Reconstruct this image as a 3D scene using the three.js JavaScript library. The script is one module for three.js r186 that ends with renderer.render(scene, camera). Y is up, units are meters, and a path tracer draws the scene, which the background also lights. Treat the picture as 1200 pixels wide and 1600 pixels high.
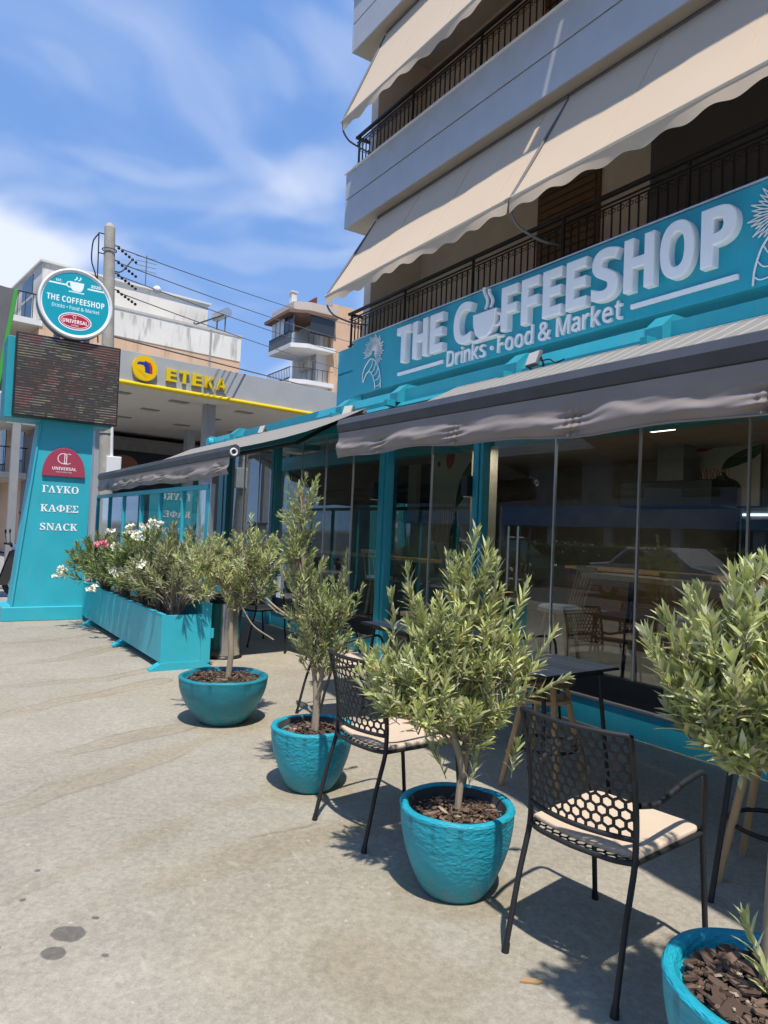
import * as THREE from 'three';
import { mergeGeometries, mergeVertices, toCreasedNormals } from 'three/addons/utils/BufferGeometryUtils.js';
import { RoundedBoxGeometry } from 'three/addons/geometries/RoundedBoxGeometry.js';
import { FontLoader } from 'three/addons/loaders/FontLoader.js';
import { TextGeometry } from 'three/addons/geometries/TextGeometry.js';

// ---------- camera, sky, sun, exposure ----------
const scene = new THREE.Scene();
const camera = new THREE.PerspectiveCamera(72.05, 768 / 1024, 0.05, 400);
camera.position.set(0, 1.45, 0);
{ const yaw = 33.532 * Math.PI / 180, p = 1.7 * Math.PI / 180;
  camera.lookAt(-Math.cos(yaw) * Math.cos(p), 1.45 + Math.sin(p), -Math.sin(yaw) * Math.cos(p));
  camera.rotateZ(0.042); }
const renderer = new THREE.WebGLRenderer({ antialias: true });
renderer.toneMapping = THREE.LinearToneMapping;
renderer.toneMappingExposure = 1.36;
renderer.shadowMap.enabled = true;
const SUN = new THREE.Vector3(0.45, 1, 0.175).normalize();
const sun = new THREE.DirectionalLight(new THREE.Color(1, 0.945, 0.86), 3.8);
sun.position.copy(SUN).multiplyScalar(40).add(new THREE.Vector3(-5, 0, -4));
sun.target.position.set(-5, 0, -4);
sun.castShadow = true; sun.shadow.mapSize.set(4096, 4096); sun.shadow.bias = -0.0004;
Object.assign(sun.shadow.camera, { left: -40, right: 40, top: 40, bottom: -40, near: 1, far: 120 });
sun.shadow.radius = 2;
scene.add(sun, sun.target);

// ---------- noise ----------
let seed = 20240611;
const rnd = () => { seed = (seed + 0x6D2B79F5) | 0; let t = Math.imul(seed ^ (seed >>> 15), 1 | seed); t = (t + Math.imul(t ^ (t >>> 7), 61 | t)) ^ t; return ((t ^ (t >>> 14)) >>> 0) / 4294967296; };
const rr = (a, b) => a + (b - a) * rnd();
const HT = new Float32Array(65536); for (let i = 0; i < 65536; i++) HT[i] = rnd();
const hsh = (x, y) => HT[((x * 7919) ^ (y * 104729) ^ ((x + 31) * (y + 17))) & 65535];
function vn(x, y, p = 0) {
  let xi = Math.floor(x), yi = Math.floor(y); const fx = x - xi, fy = y - yi;
  let x1 = xi + 1, y1 = yi + 1;
  if (p) { xi = ((xi % p) + p) % p; x1 = ((x1 % p) + p) % p; yi = ((yi % p) + p) % p; y1 = ((y1 % p) + p) % p; }
  const u = fx * fx * (3 - 2 * fx), v = fy * fy * (3 - 2 * fy);
  const a = hsh(xi, yi), b = hsh(x1, yi), c = hsh(xi, y1), d = hsh(x1, y1);
  return a + (b - a) * u + (c - a) * v + (a - b - c + d) * u * v;
}
function fbm(x, y, o = 4, p = 0) { let s = 0, a = 0.5, n = 0; for (let i = 0; i < o; i++) { s += a * vn(x, y, p); n += a; x *= 2; y *= 2; p *= 2; a *= 0.5; } return s / n; }
const sm = (a, b, x) => { x = Math.min(1, Math.max(0, (x - a) / (b - a))); return x * x * (3 - 2 * x); };
const mix = (a, b, t) => a + (b - a) * t;
const l2s = c => c <= 0.0031308 ? 12.92 * c : 1.055 * Math.pow(c, 1 / 2.4) - 0.055;

// ---------- the sky: clear blue with thin high cloud ----------
{ const W = 1536, H = 768, d = new Float32Array(W * H * 4);
  for (let j = 0; j < H; j++) for (let i = 0; i < W; i++) {
    const el = ((j + 0.5) / H - 0.5) * Math.PI, az = ((i + 0.5) / W - 0.5) * 2 * Math.PI;
    const y = Math.sin(el), x = Math.cos(el) * Math.cos(az), z = Math.cos(el) * Math.sin(az), k = (j * W + i) * 4;
    let r, g, b;
    const e = Math.max(0, y), t = Math.pow(1 - e, 3.2);
    r = mix(0.100, 0.26, t); g = mix(0.235, 0.43, t); b = mix(0.56, 0.73, t);
    const c = 1 / (e + 0.16), px = x * c, pz = z * c;
    const wx = fbm(px * 1.4 + 9, pz * 1.4 + 3, 4), wz = fbm(px * 1.4 + 40, pz * 1.4 + 21, 4);
    const veil = sm(0.30, 0.62, fbm(px * 0.9 + 5.1, pz * 0.9 + 3.4, 3));
    let cl = 0.19 * veil * sm(0.48, 0.84, fbm(px * 2.6 + wx * 3.0 + 3, pz * 2.0 + wz * 3.4 + 7, 6));                 // torn wisps
    cl += 0.16 * veil * sm(0.45, 0.75, fbm(px * 7 + wx * 5, pz * 4 + wz * 5, 5));
    cl += 0.06 * fbm(px * 0.9, pz * 0.9 + 8, 3);
    const bank = fbm(x * 2.6 + y * 1.5 + 14.3, z * 2.6 + y * 4 + 6.2, 6);      // heaped banks low down
    cl += 0.9 * sm(0.66, 0.86, bank + 0.5 * Math.exp(-((x + 0.945) ** 2 + (y - 0.29) ** 2 * 2 + (z + 0.06) ** 2) / 0.024)) * sm(0.52, 0.36, e);
    cl = Math.min(0.92, cl);
    r = mix(r, 0.66, cl); g = mix(g, 0.70, cl); b = mix(b, 0.80, cl);
    if (y < 0) { const q = sm(0, -0.15, y); r = mix(r, 0.20, q); g = mix(g, 0.19, q); b = mix(b, 0.17, q); }
    d[k] = r; d[k + 1] = g; d[k + 2] = b; d[k + 3] = 1;
  }
  const sky = new THREE.DataTexture(d, W, H, THREE.RGBAFormat, THREE.FloatType);
  sky.mapping = THREE.EquirectangularReflectionMapping; sky.magFilter = sky.minFilter = THREE.LinearFilter;
  sky.colorSpace = THREE.LinearSRGBColorSpace; sky.needsUpdate = true;
  scene.background = sky; scene.environment = sky; }

// ---------- textures ----------
function tex(S, fn, { rx = 1, ry = 1, data = false, H = S } = {}) {       // fn(u, v) -> [r, g, b] linear
  const d = new Uint8Array(S * H * 4);
  for (let j = 0; j < H; j++) for (let i = 0; i < S; i++) {
    const c = fn((i + 0.5) / S, (j + 0.5) / H), k = (j * S + i) * 4;
    for (let q = 0; q < 3; q++) { const v = Math.min(1, Math.max(0, c[q])); d[k + q] = 255 * (data ? v : l2s(v)); }
    d[k + 3] = 255;
  }
  const t = new THREE.DataTexture(d, S, H, THREE.RGBAFormat);
  t.wrapS = t.wrapT = THREE.RepeatWrapping; t.magFilter = THREE.LinearFilter; t.minFilter = THREE.LinearMipmapLinearFilter; t.generateMipmaps = true;
  t.repeat.set(rx, ry); t.colorSpace = data ? THREE.NoColorSpace : THREE.SRGBColorSpace; t.needsUpdate = true; return t;
}
const grey = fn => (u, v) => { const a = fn(u, v); return [a, a, a]; };
const rep = (t, x, y = x) => { const c = t.clone(); c.repeat.set(x, y); c.needsUpdate = true; return c; };
const N_FINE = tex(512, grey((u, v) => 0.5 * fbm(u * 64, v * 64, 3, 64) + 0.5 * hsh(u * 512 | 0, v * 512 | 0)), { data: true });
const N_SOFT = tex(512, grey((u, v) => fbm(u * 6, v * 6, 6, 6)), { data: true });
const N_WEAVE = tex(256, grey((u, v) => 0.5 + 0.25 * Math.sin(u * 128 * Math.PI) * Math.sin(v * 128 * Math.PI) + 0.25 * hsh(u * 256 | 0, v * 256 | 0)), { data: true });
const tint = (col, amt, f = 5, hi = 0.3) => tex(512, (u, v) => { const a = 1 + amt * ((fbm(u * f, v * f, 6, f) - 0.5) * 2 + hi * (hsh(u * 512 | 0, v * 512 | 0) - 0.5)); return [col[0] * a, col[1] * a, col[2] * a]; });
function M(col, rough = 0.6, o = {}) { const m = new THREE.MeshStandardMaterial({ roughness: rough, ...o }); if (Array.isArray(col)) m.color.setRGB(...col); else if (col && col.isTexture) m.map = col; else m.color.set(col); return m; }
function P(col, rough, o = {}) { const m = new THREE.MeshPhysicalMaterial({ roughness: rough, ...o }); if (Array.isArray(col)) m.color.setRGB(...col); else if (col && col.isTexture) m.map = col; return m; }

// painted surfaces: base colour with blotches, dust specks and a few runs
const paint = (col, dirt = 0.25) => tex(512, (u, v) => {
  const a = 1 + 0.10 * (fbm(u * 4, v * 4, 5, 4) - 0.5) * 2, s = dirt * sm(0.56, 0.8, fbm(u * 24 + 3, v * 3, 4, 0)) * 0.5 + dirt * 0.5 * sm(0.965, 0.99, hsh(u * 256 | 0, v * 256 | 0));
  return [mix(col[0] * a, 0.30, s), mix(col[1] * a, 0.28, s), mix(col[2] * a, 0.24, s)];
});
const TEAL = [0.022, 0.31, 0.385], TEALD = [0.018, 0.36, 0.45];
const mt = {
  teal: M(paint(TEAL, 0.15), 0.42, { bumpMap: rep(N_SOFT, 3), bumpScale: 0.0008 }),
  tealSign: M(paint(TEALD, 0.08), 0.38),
  tealLed: M(paint([0.032, 0.42, 0.515], 0.12), 0.45),
  black: M([0.012, 0.012, 0.013], 0.5),
  iron: M([0.018, 0.015, 0.014], 0.5, { metalness: 0.3 }),
  chair: M(tint([0.028, 0.029, 0.032], 0.3, 9), 0.55, { metalness: 0.35, bumpMap: N_FINE, bumpScale: 0.0003 }),
  grey: M(tint([0.30, 0.31, 0.32], 0.12), 0.6),
  greyD: M(tint([0.13, 0.13, 0.135], 0.2), 0.65),
  alu: M([0.55, 0.56, 0.57], 0.35, { metalness: 0.8 }),
  white: M(tint([0.78, 0.78, 0.77], 0.05), 0.45),
  whiteLetter: M(tint([0.88, 0.88, 0.87], 0.03), 0.4),
  cushion: M(tint([0.62, 0.49, 0.37], 0.07, 8), 0.95, { bumpMap: rep(N_WEAVE, 3), bumpScale: 0.0012 }),
  wood: M(tex(512, (u, v) => { const g = fbm(u * 40, v * 3, 5, 0), a = 0.75 + 0.5 * g; return [0.50 * a, 0.31 * a, 0.145 * a]; }), 0.6),
  woodD: M(tex(512, (u, v) => { const g = fbm(u * 3, v * 40, 5, 0), a = 0.7 + 0.6 * g; return [0.16 * a, 0.085 * a, 0.038 * a]; }), 0.5),
  beige: M(tint([0.62, 0.49, 0.36], 0.06, 3), 0.9, { bumpMap: N_FINE, bumpScale: 0.001 }),
  dark: M(tint([0.20, 0.19, 0.18], 0.2), 0.7),
  glass: P([0.90, 0.95, 0.94], 0.0, { transmission: 1, thickness: 0, ior: 1.56 }),
  darkGlass: P([0.03, 0.035, 0.04], 0.04, { ior: 1.6 }),
  bark: M(tex(256, (u, v) => { const g = fbm(u * 12, v * 3, 5, 0); const a = 0.55 + 0.9 * g; return [0.30 * a, 0.245 * a, 0.175 * a]; }), 0.95, { bumpMap: N_SOFT, bumpScale: 0.004 }),
};

// ---------- geometry helpers ----------
const V = (x, y, z) => new THREE.Vector3(x, y, z);
function fin(g, keep) {          // plain attributes, uv in metres by the face's main axis
  if (g.index) g = g.toNonIndexed();
  for (const k of Object.keys(g.attributes)) if (!['position', 'normal', 'uv', 'color'].includes(k)) g.deleteAttribute(k);
  if (!g.attributes.normal) g.computeVertexNormals();
  if (!keep || !g.attributes.uv) {
    const p = g.attributes.position.array, n = p.length / 3, uv = new Float32Array(n * 2), a = V(0, 0, 0), b = V(0, 0, 0);
    for (let i = 0; i < n; i += 3) {
      const o = i * 3; a.set(p[o + 3] - p[o], p[o + 4] - p[o + 1], p[o + 5] - p[o + 2]); b.set(p[o + 6] - p[o], p[o + 7] - p[o + 1], p[o + 8] - p[o + 2]); a.cross(b);
      const X = Math.abs(a.x), Y = Math.abs(a.y), Z = Math.abs(a.z);
      for (let q = 0; q < 3; q++) { const s = o + q * 3, t = (i + q) * 2; if (Y >= X && Y >= Z) { uv[t] = p[s]; uv[t + 1] = p[s + 2]; } else if (X >= Z) { uv[t] = p[s + 2]; uv[t + 1] = p[s + 1]; } else { uv[t] = p[s]; uv[t + 1] = p[s + 1]; } }
    }
    g.setAttribute('uv', new THREE.BufferAttribute(uv, 2));
  }
  return g;
}
const mg = (l, keep) => l.length === 1 ? fin(l[0], keep) : mergeGeometries(l.map(g => fin(g, keep)), false);
function bx(w, h, d, x = 0, y = 0, z = 0, bev = 0, rx = 0, ry = 0, rz = 0) {   // y is the centre
  const g = bev ? new RoundedBoxGeometry(w, h, d, 1, Math.min(bev, w / 2.05, h / 2.05, d / 2.05)) : new THREE.BoxGeometry(w, h, d);
  if (rx) g.rotateX(rx); if (ry) g.rotateY(ry); if (rz) g.rotateZ(rz); return g.translate(x, y, z);
}
const box2 = (x0, x1, y0, y1, z0, z1, bev = 0) => bx(Math.abs(x1 - x0), Math.abs(y1 - y0), Math.abs(z1 - z0), (x0 + x1) / 2, (y0 + y1) / 2, (z0 + z1) / 2, bev);
function cy(a, b, r1, r2 = r1, n = 10, open = false) {
  const d = b.clone().sub(a), g = new THREE.CylinderGeometry(r2, r1, d.length(), n, 1, open);
  g.applyQuaternion(new THREE.Quaternion().setFromUnitVectors(V(0, 1, 0), d.clone().normalize())); const m = a.clone().add(b).multiplyScalar(0.5); return g.translate(m.x, m.y, m.z);
}
function tube(pts, r, seg = 0, rad = 8, closed = false) { const c = new THREE.CatmullRomCurve3(pts, closed, 'catmullrom', 0.35); return new THREE.TubeGeometry(c, seg || pts.length * 5, r, rad, closed); }
function prism(profile, depth, bev = 0) { const s = new THREE.Shape(profile.map(p => new THREE.Vector2(p[0], p[1]))); return new THREE.ExtrudeGeometry(s, { depth, bevelEnabled: bev > 0, bevelThickness: bev, bevelSize: bev, bevelSegments: 1, curveSegments: 10 }); }
// a profile in (z, y) drawn out along x
function alongX(profile, x0, x1) { const g = prism(profile.map(p => [-p[0], p[1]]), x1 - x0); g.rotateY(Math.PI / 2); return g.translate(x0, 0, 0); }
function lathe(pr, n = 40) { return new THREE.LatheGeometry(pr.map(p => new THREE.Vector2(p[0], p[1])), n); }

// ---------- naming ----------
const used = {};
const numbered = n => { if (!(n in used)) { used[n] = 0; return n; } used[n]++; return n + '_' + String(used[n]).padStart(3, '0'); };
function thing(name, label, category, pos = [0, 0, 0], turn = 0, group) {
  const o = new THREE.Group(); o.name = numbered(name); o.position.set(...pos); o.rotation.y = turn; o.userData = { label, category }; if (group) o.userData.group = group; scene.add(o); return o;
}
function part(parent, name, geo, mat, o = {}) {
  const m = new THREE.Mesh(Array.isArray(geo) ? mg(geo, o.keep) : fin(geo, o.keep), mat); m.name = name; m.castShadow = m.receiveShadow = true;
  if (o.label) m.userData.label = o.label; if (o.kind) m.userData.kind = o.kind; parent.add(m); return m;
}
function again(parent, src, name, pos, turn = 0) { const m = src.clone(); m.name = name; m.position.set(...pos); m.rotation.y = turn; parent.add(m); return m; }
function struct(name, geo, mat, keep) { const m = new THREE.Mesh(Array.isArray(geo) ? mg(geo, keep) : fin(geo, keep), mat); m.name = numbered(name); m.castShadow = m.receiveShadow = true; m.userData.kind = 'structure'; scene.add(m); return m; }
function copy(root, pos, turn, label, group) { const c = root.clone(); c.name = numbered(root.name.replace(/_\d{3}$/, '')); c.position.set(...pos); c.rotation.y = turn; c.userData = { ...root.userData, label: label || root.userData.label }; if (group) c.userData.group = group; scene.add(c); return c; }
function canvasTex(w, h, draw) { const c = document.createElement('canvas'); c.width = w; c.height = h; const x = c.getContext('2d'); draw(x, w, h); const t = new THREE.CanvasTexture(c); t.colorSpace = THREE.SRGBColorSpace; t.magFilter = THREE.LinearFilter; return t; }
const FB = await new FontLoader().loadAsync('fonts/droid/droid_sans_bold.typeface.json');
const FR = await new FontLoader().loadAsync('fonts/droid/droid_sans_regular.typeface.json');
function text(str, font, size, depth, bev = 0, grow = bev * 0.6) { const g = new TextGeometry(str, { font, size, depth, curveSegments: 6, bevelEnabled: bev > 0, bevelThickness: bev, bevelSize: grow, bevelSegments: 2 }); g.computeBoundingBox(); return g; }

// ---------- ground ----------
const STREAKS = [
  [[-3.45, -1.85], [-3.56, -1.55], [-3.36, -1.07], [-3.2, -0.73], [-3.04, -0.34]],
  [[-4.72, -1.85], [-4.39, -1.29], [-4.17, -0.78], [-3.96, -0.48], [-3.8, -0.1]],
  [[-5.01, -1.7], [-4.89, -1.22], [-4.75, -0.88], [-4.7, -0.6]],
  [[-6.57, -1.97], [-6.23, -1.36], [-6.14, -1.06], [-5.8, -0.58], [-5.5, -0.1]],
  [[-7.14, -2.08], [-6.84, -1.53], [-6.81, -0.76], [-6.7, 0]],
  [[-8.55, -2.03], [-7.97, -1.36], [-7.76, -0.75], [-7.6, 0]],
  [[-9.6, -2.0], [-9.2, -1.4], [-9.1, -0.4]],
  [[-2.97, -1.9], [-2.95, -1.34], [-2.88, -1.03], [-2.83, -0.71], [-2.7, -0.3]],
];
const SBOX = STREAKS.map(L => [Math.min(...L.map(p => p[0])) - 0.4, Math.max(...L.map(p => p[0])) + 0.4, Math.min(...L.map(p => p[1])) - 0.4, Math.max(...L.map(p => p[1])) + 0.4]);
const WETPOLY = [[-2.42, -1.50], [-2.2, -1.75], [-2.02, -2.02], [-1.80, -1.78], [-1.66, -1.42], [-1.80, -1.18], [-2.19, -1.17]];
const SPOTS = [[-2.67, -0.52, 0.062, 0.048], [-2.575, -0.455, 0.046, 0.034], [-2.48, -0.6, 0.014, 0.01], [-3.21, -0.49, 0.014, 0.011], [-2.99, -0.41, 0.012, 0.012], [-2.73, -0.62, 0.015, 0.01], [-2.70, -0.30, 0.014, 0.01]];
function segD(px, pz, a, b) { const dx = b[0] - a[0], dz = b[1] - a[1], t = Math.min(1, Math.max(0, ((px - a[0]) * dx + (pz - a[1]) * dz) / (dx * dx + dz * dz))); return [Math.hypot(px - a[0] - dx * t, pz - a[1] - dz * t), t]; }
function paveCol(x, z) {
  const big = fbm(x * 0.55 + 20, z * 0.55 + 7, 3), mid = fbm(x * 3.1 + 3, z * 3.1 + 9, 3), fine = fbm(x * 55, z * 55, 2), hs = hsh(Math.floor(x * 420) & 4095, Math.floor(z * 420) & 4095);
  let a = 1 + 0.30 * (big - 0.5) + 0.20 * (mid - 0.5) + 0.36 * (fine - 0.5) + 0.26 * (hs - 0.5);
  let r = 0.342 * a, g = 0.307 * a, b = 0.247 * a;
  const warm = sm(0.45, 0.7, fbm(x * 0.8 + 50, z * 0.8 + 60, 3)); g = mix(g, g * 0.985, warm); b = mix(b, b * 0.93, warm);
  const wob = 0.10 * (fbm(x * 2.3 + 1, z * 2.3, 2) - 0.5), wob2 = 0.03 * (fbm(x * 11 + 4, z * 11, 2) - 0.5);
  let st = 0, edge = 0;
  for (let s = 0; s < STREAKS.length; s++) {
    const L = STREAKS[s], bb = SBOX[s]; if (x < bb[0] || x > bb[1] || z < bb[2] || z > bb[3]) continue;
    let d0 = 9, k = 0; for (let i = 0; i + 1 < L.length; i++) { const q = segD(x, z, L[i], L[i + 1]); if (q[0] < d0) { d0 = q[0]; k = (i + q[1]) / (L.length - 1); } }
    if (d0 > 0.35) continue;
    const d = d0 + 1.3 * wob + wob2, w = mix(0.15, 0.05, k), f = (1 - 0.6 * k) * sm(0.30, 0.55, fbm(x * 1.9 + s * 9, z * 1.9, 2) + 0.15);
    st = Math.max(st, 0.48 * f * sm(w * 1.15, w * 0.1, d));
    edge = Math.max(edge, 0.6 * f * sm(0.022, 0.004, Math.abs(d - w * 0.75)) * sm(0.45, 0.6, fbm(x * 1.3 + s * 5, z * 1.3 + 4, 2) + 0.08));
  }
  let inside = false, dm = 9;
  if (x > -2.9 && x < -1.2 && z > -2.5 && z < -0.8) {
    for (let i = 0, j = WETPOLY.length - 1; i < WETPOLY.length; j = i++) { const A = WETPOLY[i], B = WETPOLY[j]; if ((A[1] > z) !== (B[1] > z) && x < (B[0] - A[0]) * (z - A[1]) / (B[1] - A[1]) + A[0]) inside = !inside; dm = Math.min(dm, segD(x, z, A, B)[0]); }
    const sd = (inside ? dm : -dm) + 0.16 * (fbm(x * 4, z * 4 + 30, 4) - 0.5) + wob2;
    st = Math.max(st, 0.34 * sm(-0.10, 0.10, sd) * sm(0.40, 0.66, fbm(x * 3 + 2, z * 3 + 8, 3) + 0.1)); edge = Math.max(edge, 0.10 * sm(0.06, 0.0, Math.abs(sd - 0.03)) * sm(0.3, 0.6, fbm(x * 2 + 8, z * 2, 2) + 0.1));
  }
  for (const [cx, cz, pr] of [[-5.03, -1.97, 0.24], [-3.55, -1.93, 0.2], [-2.26, -1.92, 0.2], [-0.93, -1.85, 0.2]]) {   // watering rings round the pots
    const d = Math.hypot(x - cx, z - cz) - pr + 0.14 * (fbm(x * 3 + cx, z * 3, 3) - 0.5); st = Math.max(st, 0.42 * sm(0.15, 0.02, d));
  }
  r = mix(r, r * 0.80, st); g = mix(g, g * 0.70, st); b = mix(b, b * 0.50, st);
  const e = Math.min(0.6, edge); r *= 1 - 0.42 * e; g *= 1 - 0.48 * e; b *= 1 - 0.55 * e;
  let sp = 0; for (const q of SPOTS) { const ex = x - q[0], ez = z - q[1]; if (Math.abs(ex) > 0.2 || Math.abs(ez) > 0.2) continue; const a2 = 0.9, ca = Math.cos(a2), sa = Math.sin(a2); const d = Math.hypot((ex * ca + ez * sa) / q[3], (-ex * sa + ez * ca) / q[2]) + 0.25 * (fbm(x * 30, z * 30, 2) - 0.5); sp = Math.max(sp, sm(1.06, 0.93, d)); }
  r *= 1 - 0.58 * sp; g *= 1 - 0.58 * sp; b *= 1 - 0.56 * sp;
  const scr = sm(0.80, 0.9, fbm(x * 9 + z * 5, z * 26 - x * 3, 2)) * sm(0.5, 0.7, fbm(x * 1.2 + 77, z * 1.2, 2));          // pale scuffs
  const ch = hsh(Math.floor(x * 90 + 2 * fine) & 2047, Math.floor(z * 90 + 2 * mid) & 2047) > 0.9988 ? 0.5 : 0; const wv = Math.min(0.6, 0.22 * scr + ch * 0.8);
  return [mix(r, 0.62, wv), mix(g, 0.58, wv), mix(b, 0.50, wv)];
}
const paveBump = rep(N_FINE, 14);
function pave(x0, x1, z0, z1, S, H) {
  const g = new THREE.PlaneGeometry(x1 - x0, z1 - z0); g.rotateX(-Math.PI / 2); g.translate((x0 + x1) / 2, 0, (z0 + z1) / 2);
  const t = tex(S, (u, v) => paveCol(mix(x0, x1, u), mix(z1, z0, v)), { H });
  struct('pavement', g, M(t, 0.9, { bumpMap: rep(N_FINE, (x1 - x0) * 1.9, (z1 - z0) * 1.9), bumpScale: 0.0022 }), true);
}
pave(-6.4, 0, -5.4, 1.0, 1600, 1600);
pave(-13.3, -6.4, -5.4, 1.0, 896, 896);
pave(0, 9, -5.4, 1.0, 512, 512);
pave(-13.3, 9, 1.0, 3.0, 768, 96);
const kerbMat = M(tint([0.42, 0.40, 0.36], 0.15), 0.9, { bumpMap: rep(N_FINE, 2), bumpScale: 0.002 });
struct('kerb', [box2(-13.3, 9, -0.14, -0.004, 2.96, 3.12, 0.015), box2(-13.46, -13.3, -0.14, 0.004, -5.4, 3.12, 0.015)], kerbMat);
const asph = tex(1024, (u, v) => { const a = 1 + 0.35 * (fbm(u * 5, v * 5, 5, 5) - 0.5) + 0.5 * (hsh(u * 1024 | 0, v * 1024 | 0) - 0.5); return [0.095 * a, 0.092 * a, 0.09 * a]; }, { rx: 1, ry: 1 });
{ const g = new THREE.PlaneGeometry(600, 600); g.rotateX(-Math.PI / 2); g.translate(-40, -0.125, 0); const uv = g.attributes.uv; for (let i = 0; i < uv.count; i++) uv.setXY(i, uv.getX(i) * 200, uv.getY(i) * 200); struct('road', g, M(asph, 0.92, { bumpMap: N_FINE, bumpScale: 0.003 }), true); }
struct('forecourt', [box2(-34, -13.7, -0.12, -0.06, -22, 4)], M(tint([0.30, 0.29, 0.27], 0.25, 4), 0.9));

// ---------- glass terrace enclosure ----------
{
  const t = thing('glass_terrace', 'teal framed glass enclosure under the shop sign with dark interior', 'shop front');
  const GZ = -4.52;
  part(t, 'base_panel', [box2(-5.1, 2.5, 0, 0.2, GZ - 0.08, GZ + 0.0, 0.006)], mt.teal);
  part(t, 'base_panel', [box2(-12.2, -6.93, 0, 0.2, GZ - 0.08, GZ, 0.006)], mt.teal);
  part(t, 'sill', [box2(-5.1, 2.5, 0.2, 0.225, GZ - 0.12, GZ + 0.01, 0.004)], mt.greyD);
  part(t, 'sill', [box2(-12.2, -6.93, 0.2, 0.225, GZ - 0.12, GZ + 0.01, 0.004)], mt.greyD);
  part(t, 'bottom_rail', [box2(-5.1, 2.5, 0.225, 0.41, GZ - 0.09, GZ - 0.02, 0.006)], mt.black);
  part(t, 'bottom_rail', [box2(-12.0, -6.93, 0.225, 0.41, GZ - 0.09, GZ - 0.02, 0.006)], mt.black);
  // posts: two square tubes with a narrow joint each
  for (const [x, w] of [[-5.17, 0.13], [-6.83, 0.16], [-9.87, 0.15], [-12.0, 0.36], [2.4, 0.16]]) {
    const p = part(t, 'post', [box2(x - w / 2, x + w * 0.12, 0, 2.86, GZ - 0.08, GZ + 0.035, 0.006), box2(x + w * 0.16, x + w / 2, 0, 2.86, GZ - 0.075, GZ + 0.022, 0.006)], mt.teal);
    part(p, 'post_joint', [box2(x + w * 0.10, x + w * 0.18, 0.01, 2.85, GZ - 0.07, GZ + 0.012)], mt.black);
  }
  // panes
  const panes = [];
  for (let x = -5.09; x < 2.2; x += 0.85) panes.push([x, Math.min(2.28, x + 0.85)]);
  for (const [a, b, n] of [[-6.74, -5.25, 2], [-9.78, -6.92, 4], [-11.8, -9.96, 3]]) for (let i = 0; i < n; i++) panes.push([mix(a, b, i / n), mix(a, b, (i + 1) / n)]);
  for (const [a, b] of panes) {
    const door = a > -6.7 && b < -5.2;
    const g = part(t, door ? 'glass_door' : 'glass_pane', [box2(a + 0.008, b - 0.008, door ? 0.04 : 0.41, 2.70, GZ - 0.052, GZ - 0.05)], mt.glass);
    part(g, 'edge_strip', [box2(b - 0.012, b + 0.004, door ? 0.04 : 0.41, 2.70, GZ - 0.062, GZ - 0.04)], mt.alu);
  }
  // sloping side of the room at the far end
  for (let i = 0; i < 1; i++) { const z0 = GZ - 0.2 - i * 1.1; part(t, 'side_pane', [box2(-12.12, -12.118, 0.41, 2.70, z0 - 1.08, z0)], mt.glass); part(t, 'side_post', [box2(-12.2, -12.06, 0, 2.86, z0 - 1.14, z0 - 1.08, 0.005)], mt.teal); }
  // pull handles
  for (const hx of [-4.72, -4.60]) part(t, 'door_handle', [cy(V(hx, 0.98, GZ + 0.02), V(hx, 1.56, GZ + 0.02), 0.011), cy(V(hx, 1.08, GZ - 0.05), V(hx, 1.08, GZ + 0.02), 0.008), cy(V(hx, 1.46, GZ - 0.05), V(hx, 1.46, GZ + 0.02), 0.008)], mt.alu);
  // header: box beam, sloped flashing, gutter lip
  part(t, 'header_beam', [box2(-12.3, 2.6, 2.70, 2.86, GZ - 0.16, GZ + 0.1, 0.006)], mt.teal);
  const seg = [[-11.65, -10.3], [-10.28, -7.9], [-7.88, -6.1], [-6.08, -4.3], [-4.28, -2.9], [-2.88, -0.6], [-0.58, 2.6]];
  seg.forEach(([a, b], i) => {
    const o = (i % 2) * 0.025;
    part(t, 'flashing', [alongX(i % 2 ? [[-4.16, 2.86], [-4.16, 2.81], [-4.33, 2.81], [-4.33, 2.955], [-4.166, 2.955]] : [[-4.13, 2.86], [-4.13, 2.81], [-4.33, 2.81], [-4.33, 2.96], [-4.18, 2.96]], a, b)], mt.teal);
    part(t, 'gutter_lip', [alongX([[-4.08, 2.765], [-4.08, 2.76], [-4.19, 2.76], [-4.19, 2.805], [-4.11, 2.805]], a, b)], mt.teal);
  });
  for (const x of [-10.6, -7.2, -6.05, -4.32, -2.95, -0.6]) part(t, 'bracket', [alongX([[-4.07, 2.81], [-4.07, 2.91], [-4.19, 3.01], [-4.35, 3.01], [-4.35, 2.81]], x - 0.07, x + 0.07), box2(x - 0.03, x + 0.03, 2.765, 2.83, -4.09, -3.97, 0.004)], mt.teal);
  part(t, 'end_cap', [box2(-11.72, -11.65, 2.76, 2.97, -4.35, -4.11, 0.01), cy(V(-11.6, 2.86, -4.12), V(-11.6, 2.86, -4.04), 0.08, 0.08, 16)], mt.tealLed);
  part(t, 'roof_deck', [box2(-12.3, 2.6, 2.915, 2.945, -6.2, -4.335)], mt.white);
  part(t, 'ceiling_beam', [box2(-12.3, 2.5, 2.55, 2.79, -5.95, -5.75)], mt.teal);
  for (const x of [-10.8, -8.4, -6.0, -3.6, -1.2]) part(t, 'rafter', [box2(x - 0.05, x + 0.05, 2.82, 2.985, -5.75, -4.34)], mt.teal);
}
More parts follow.
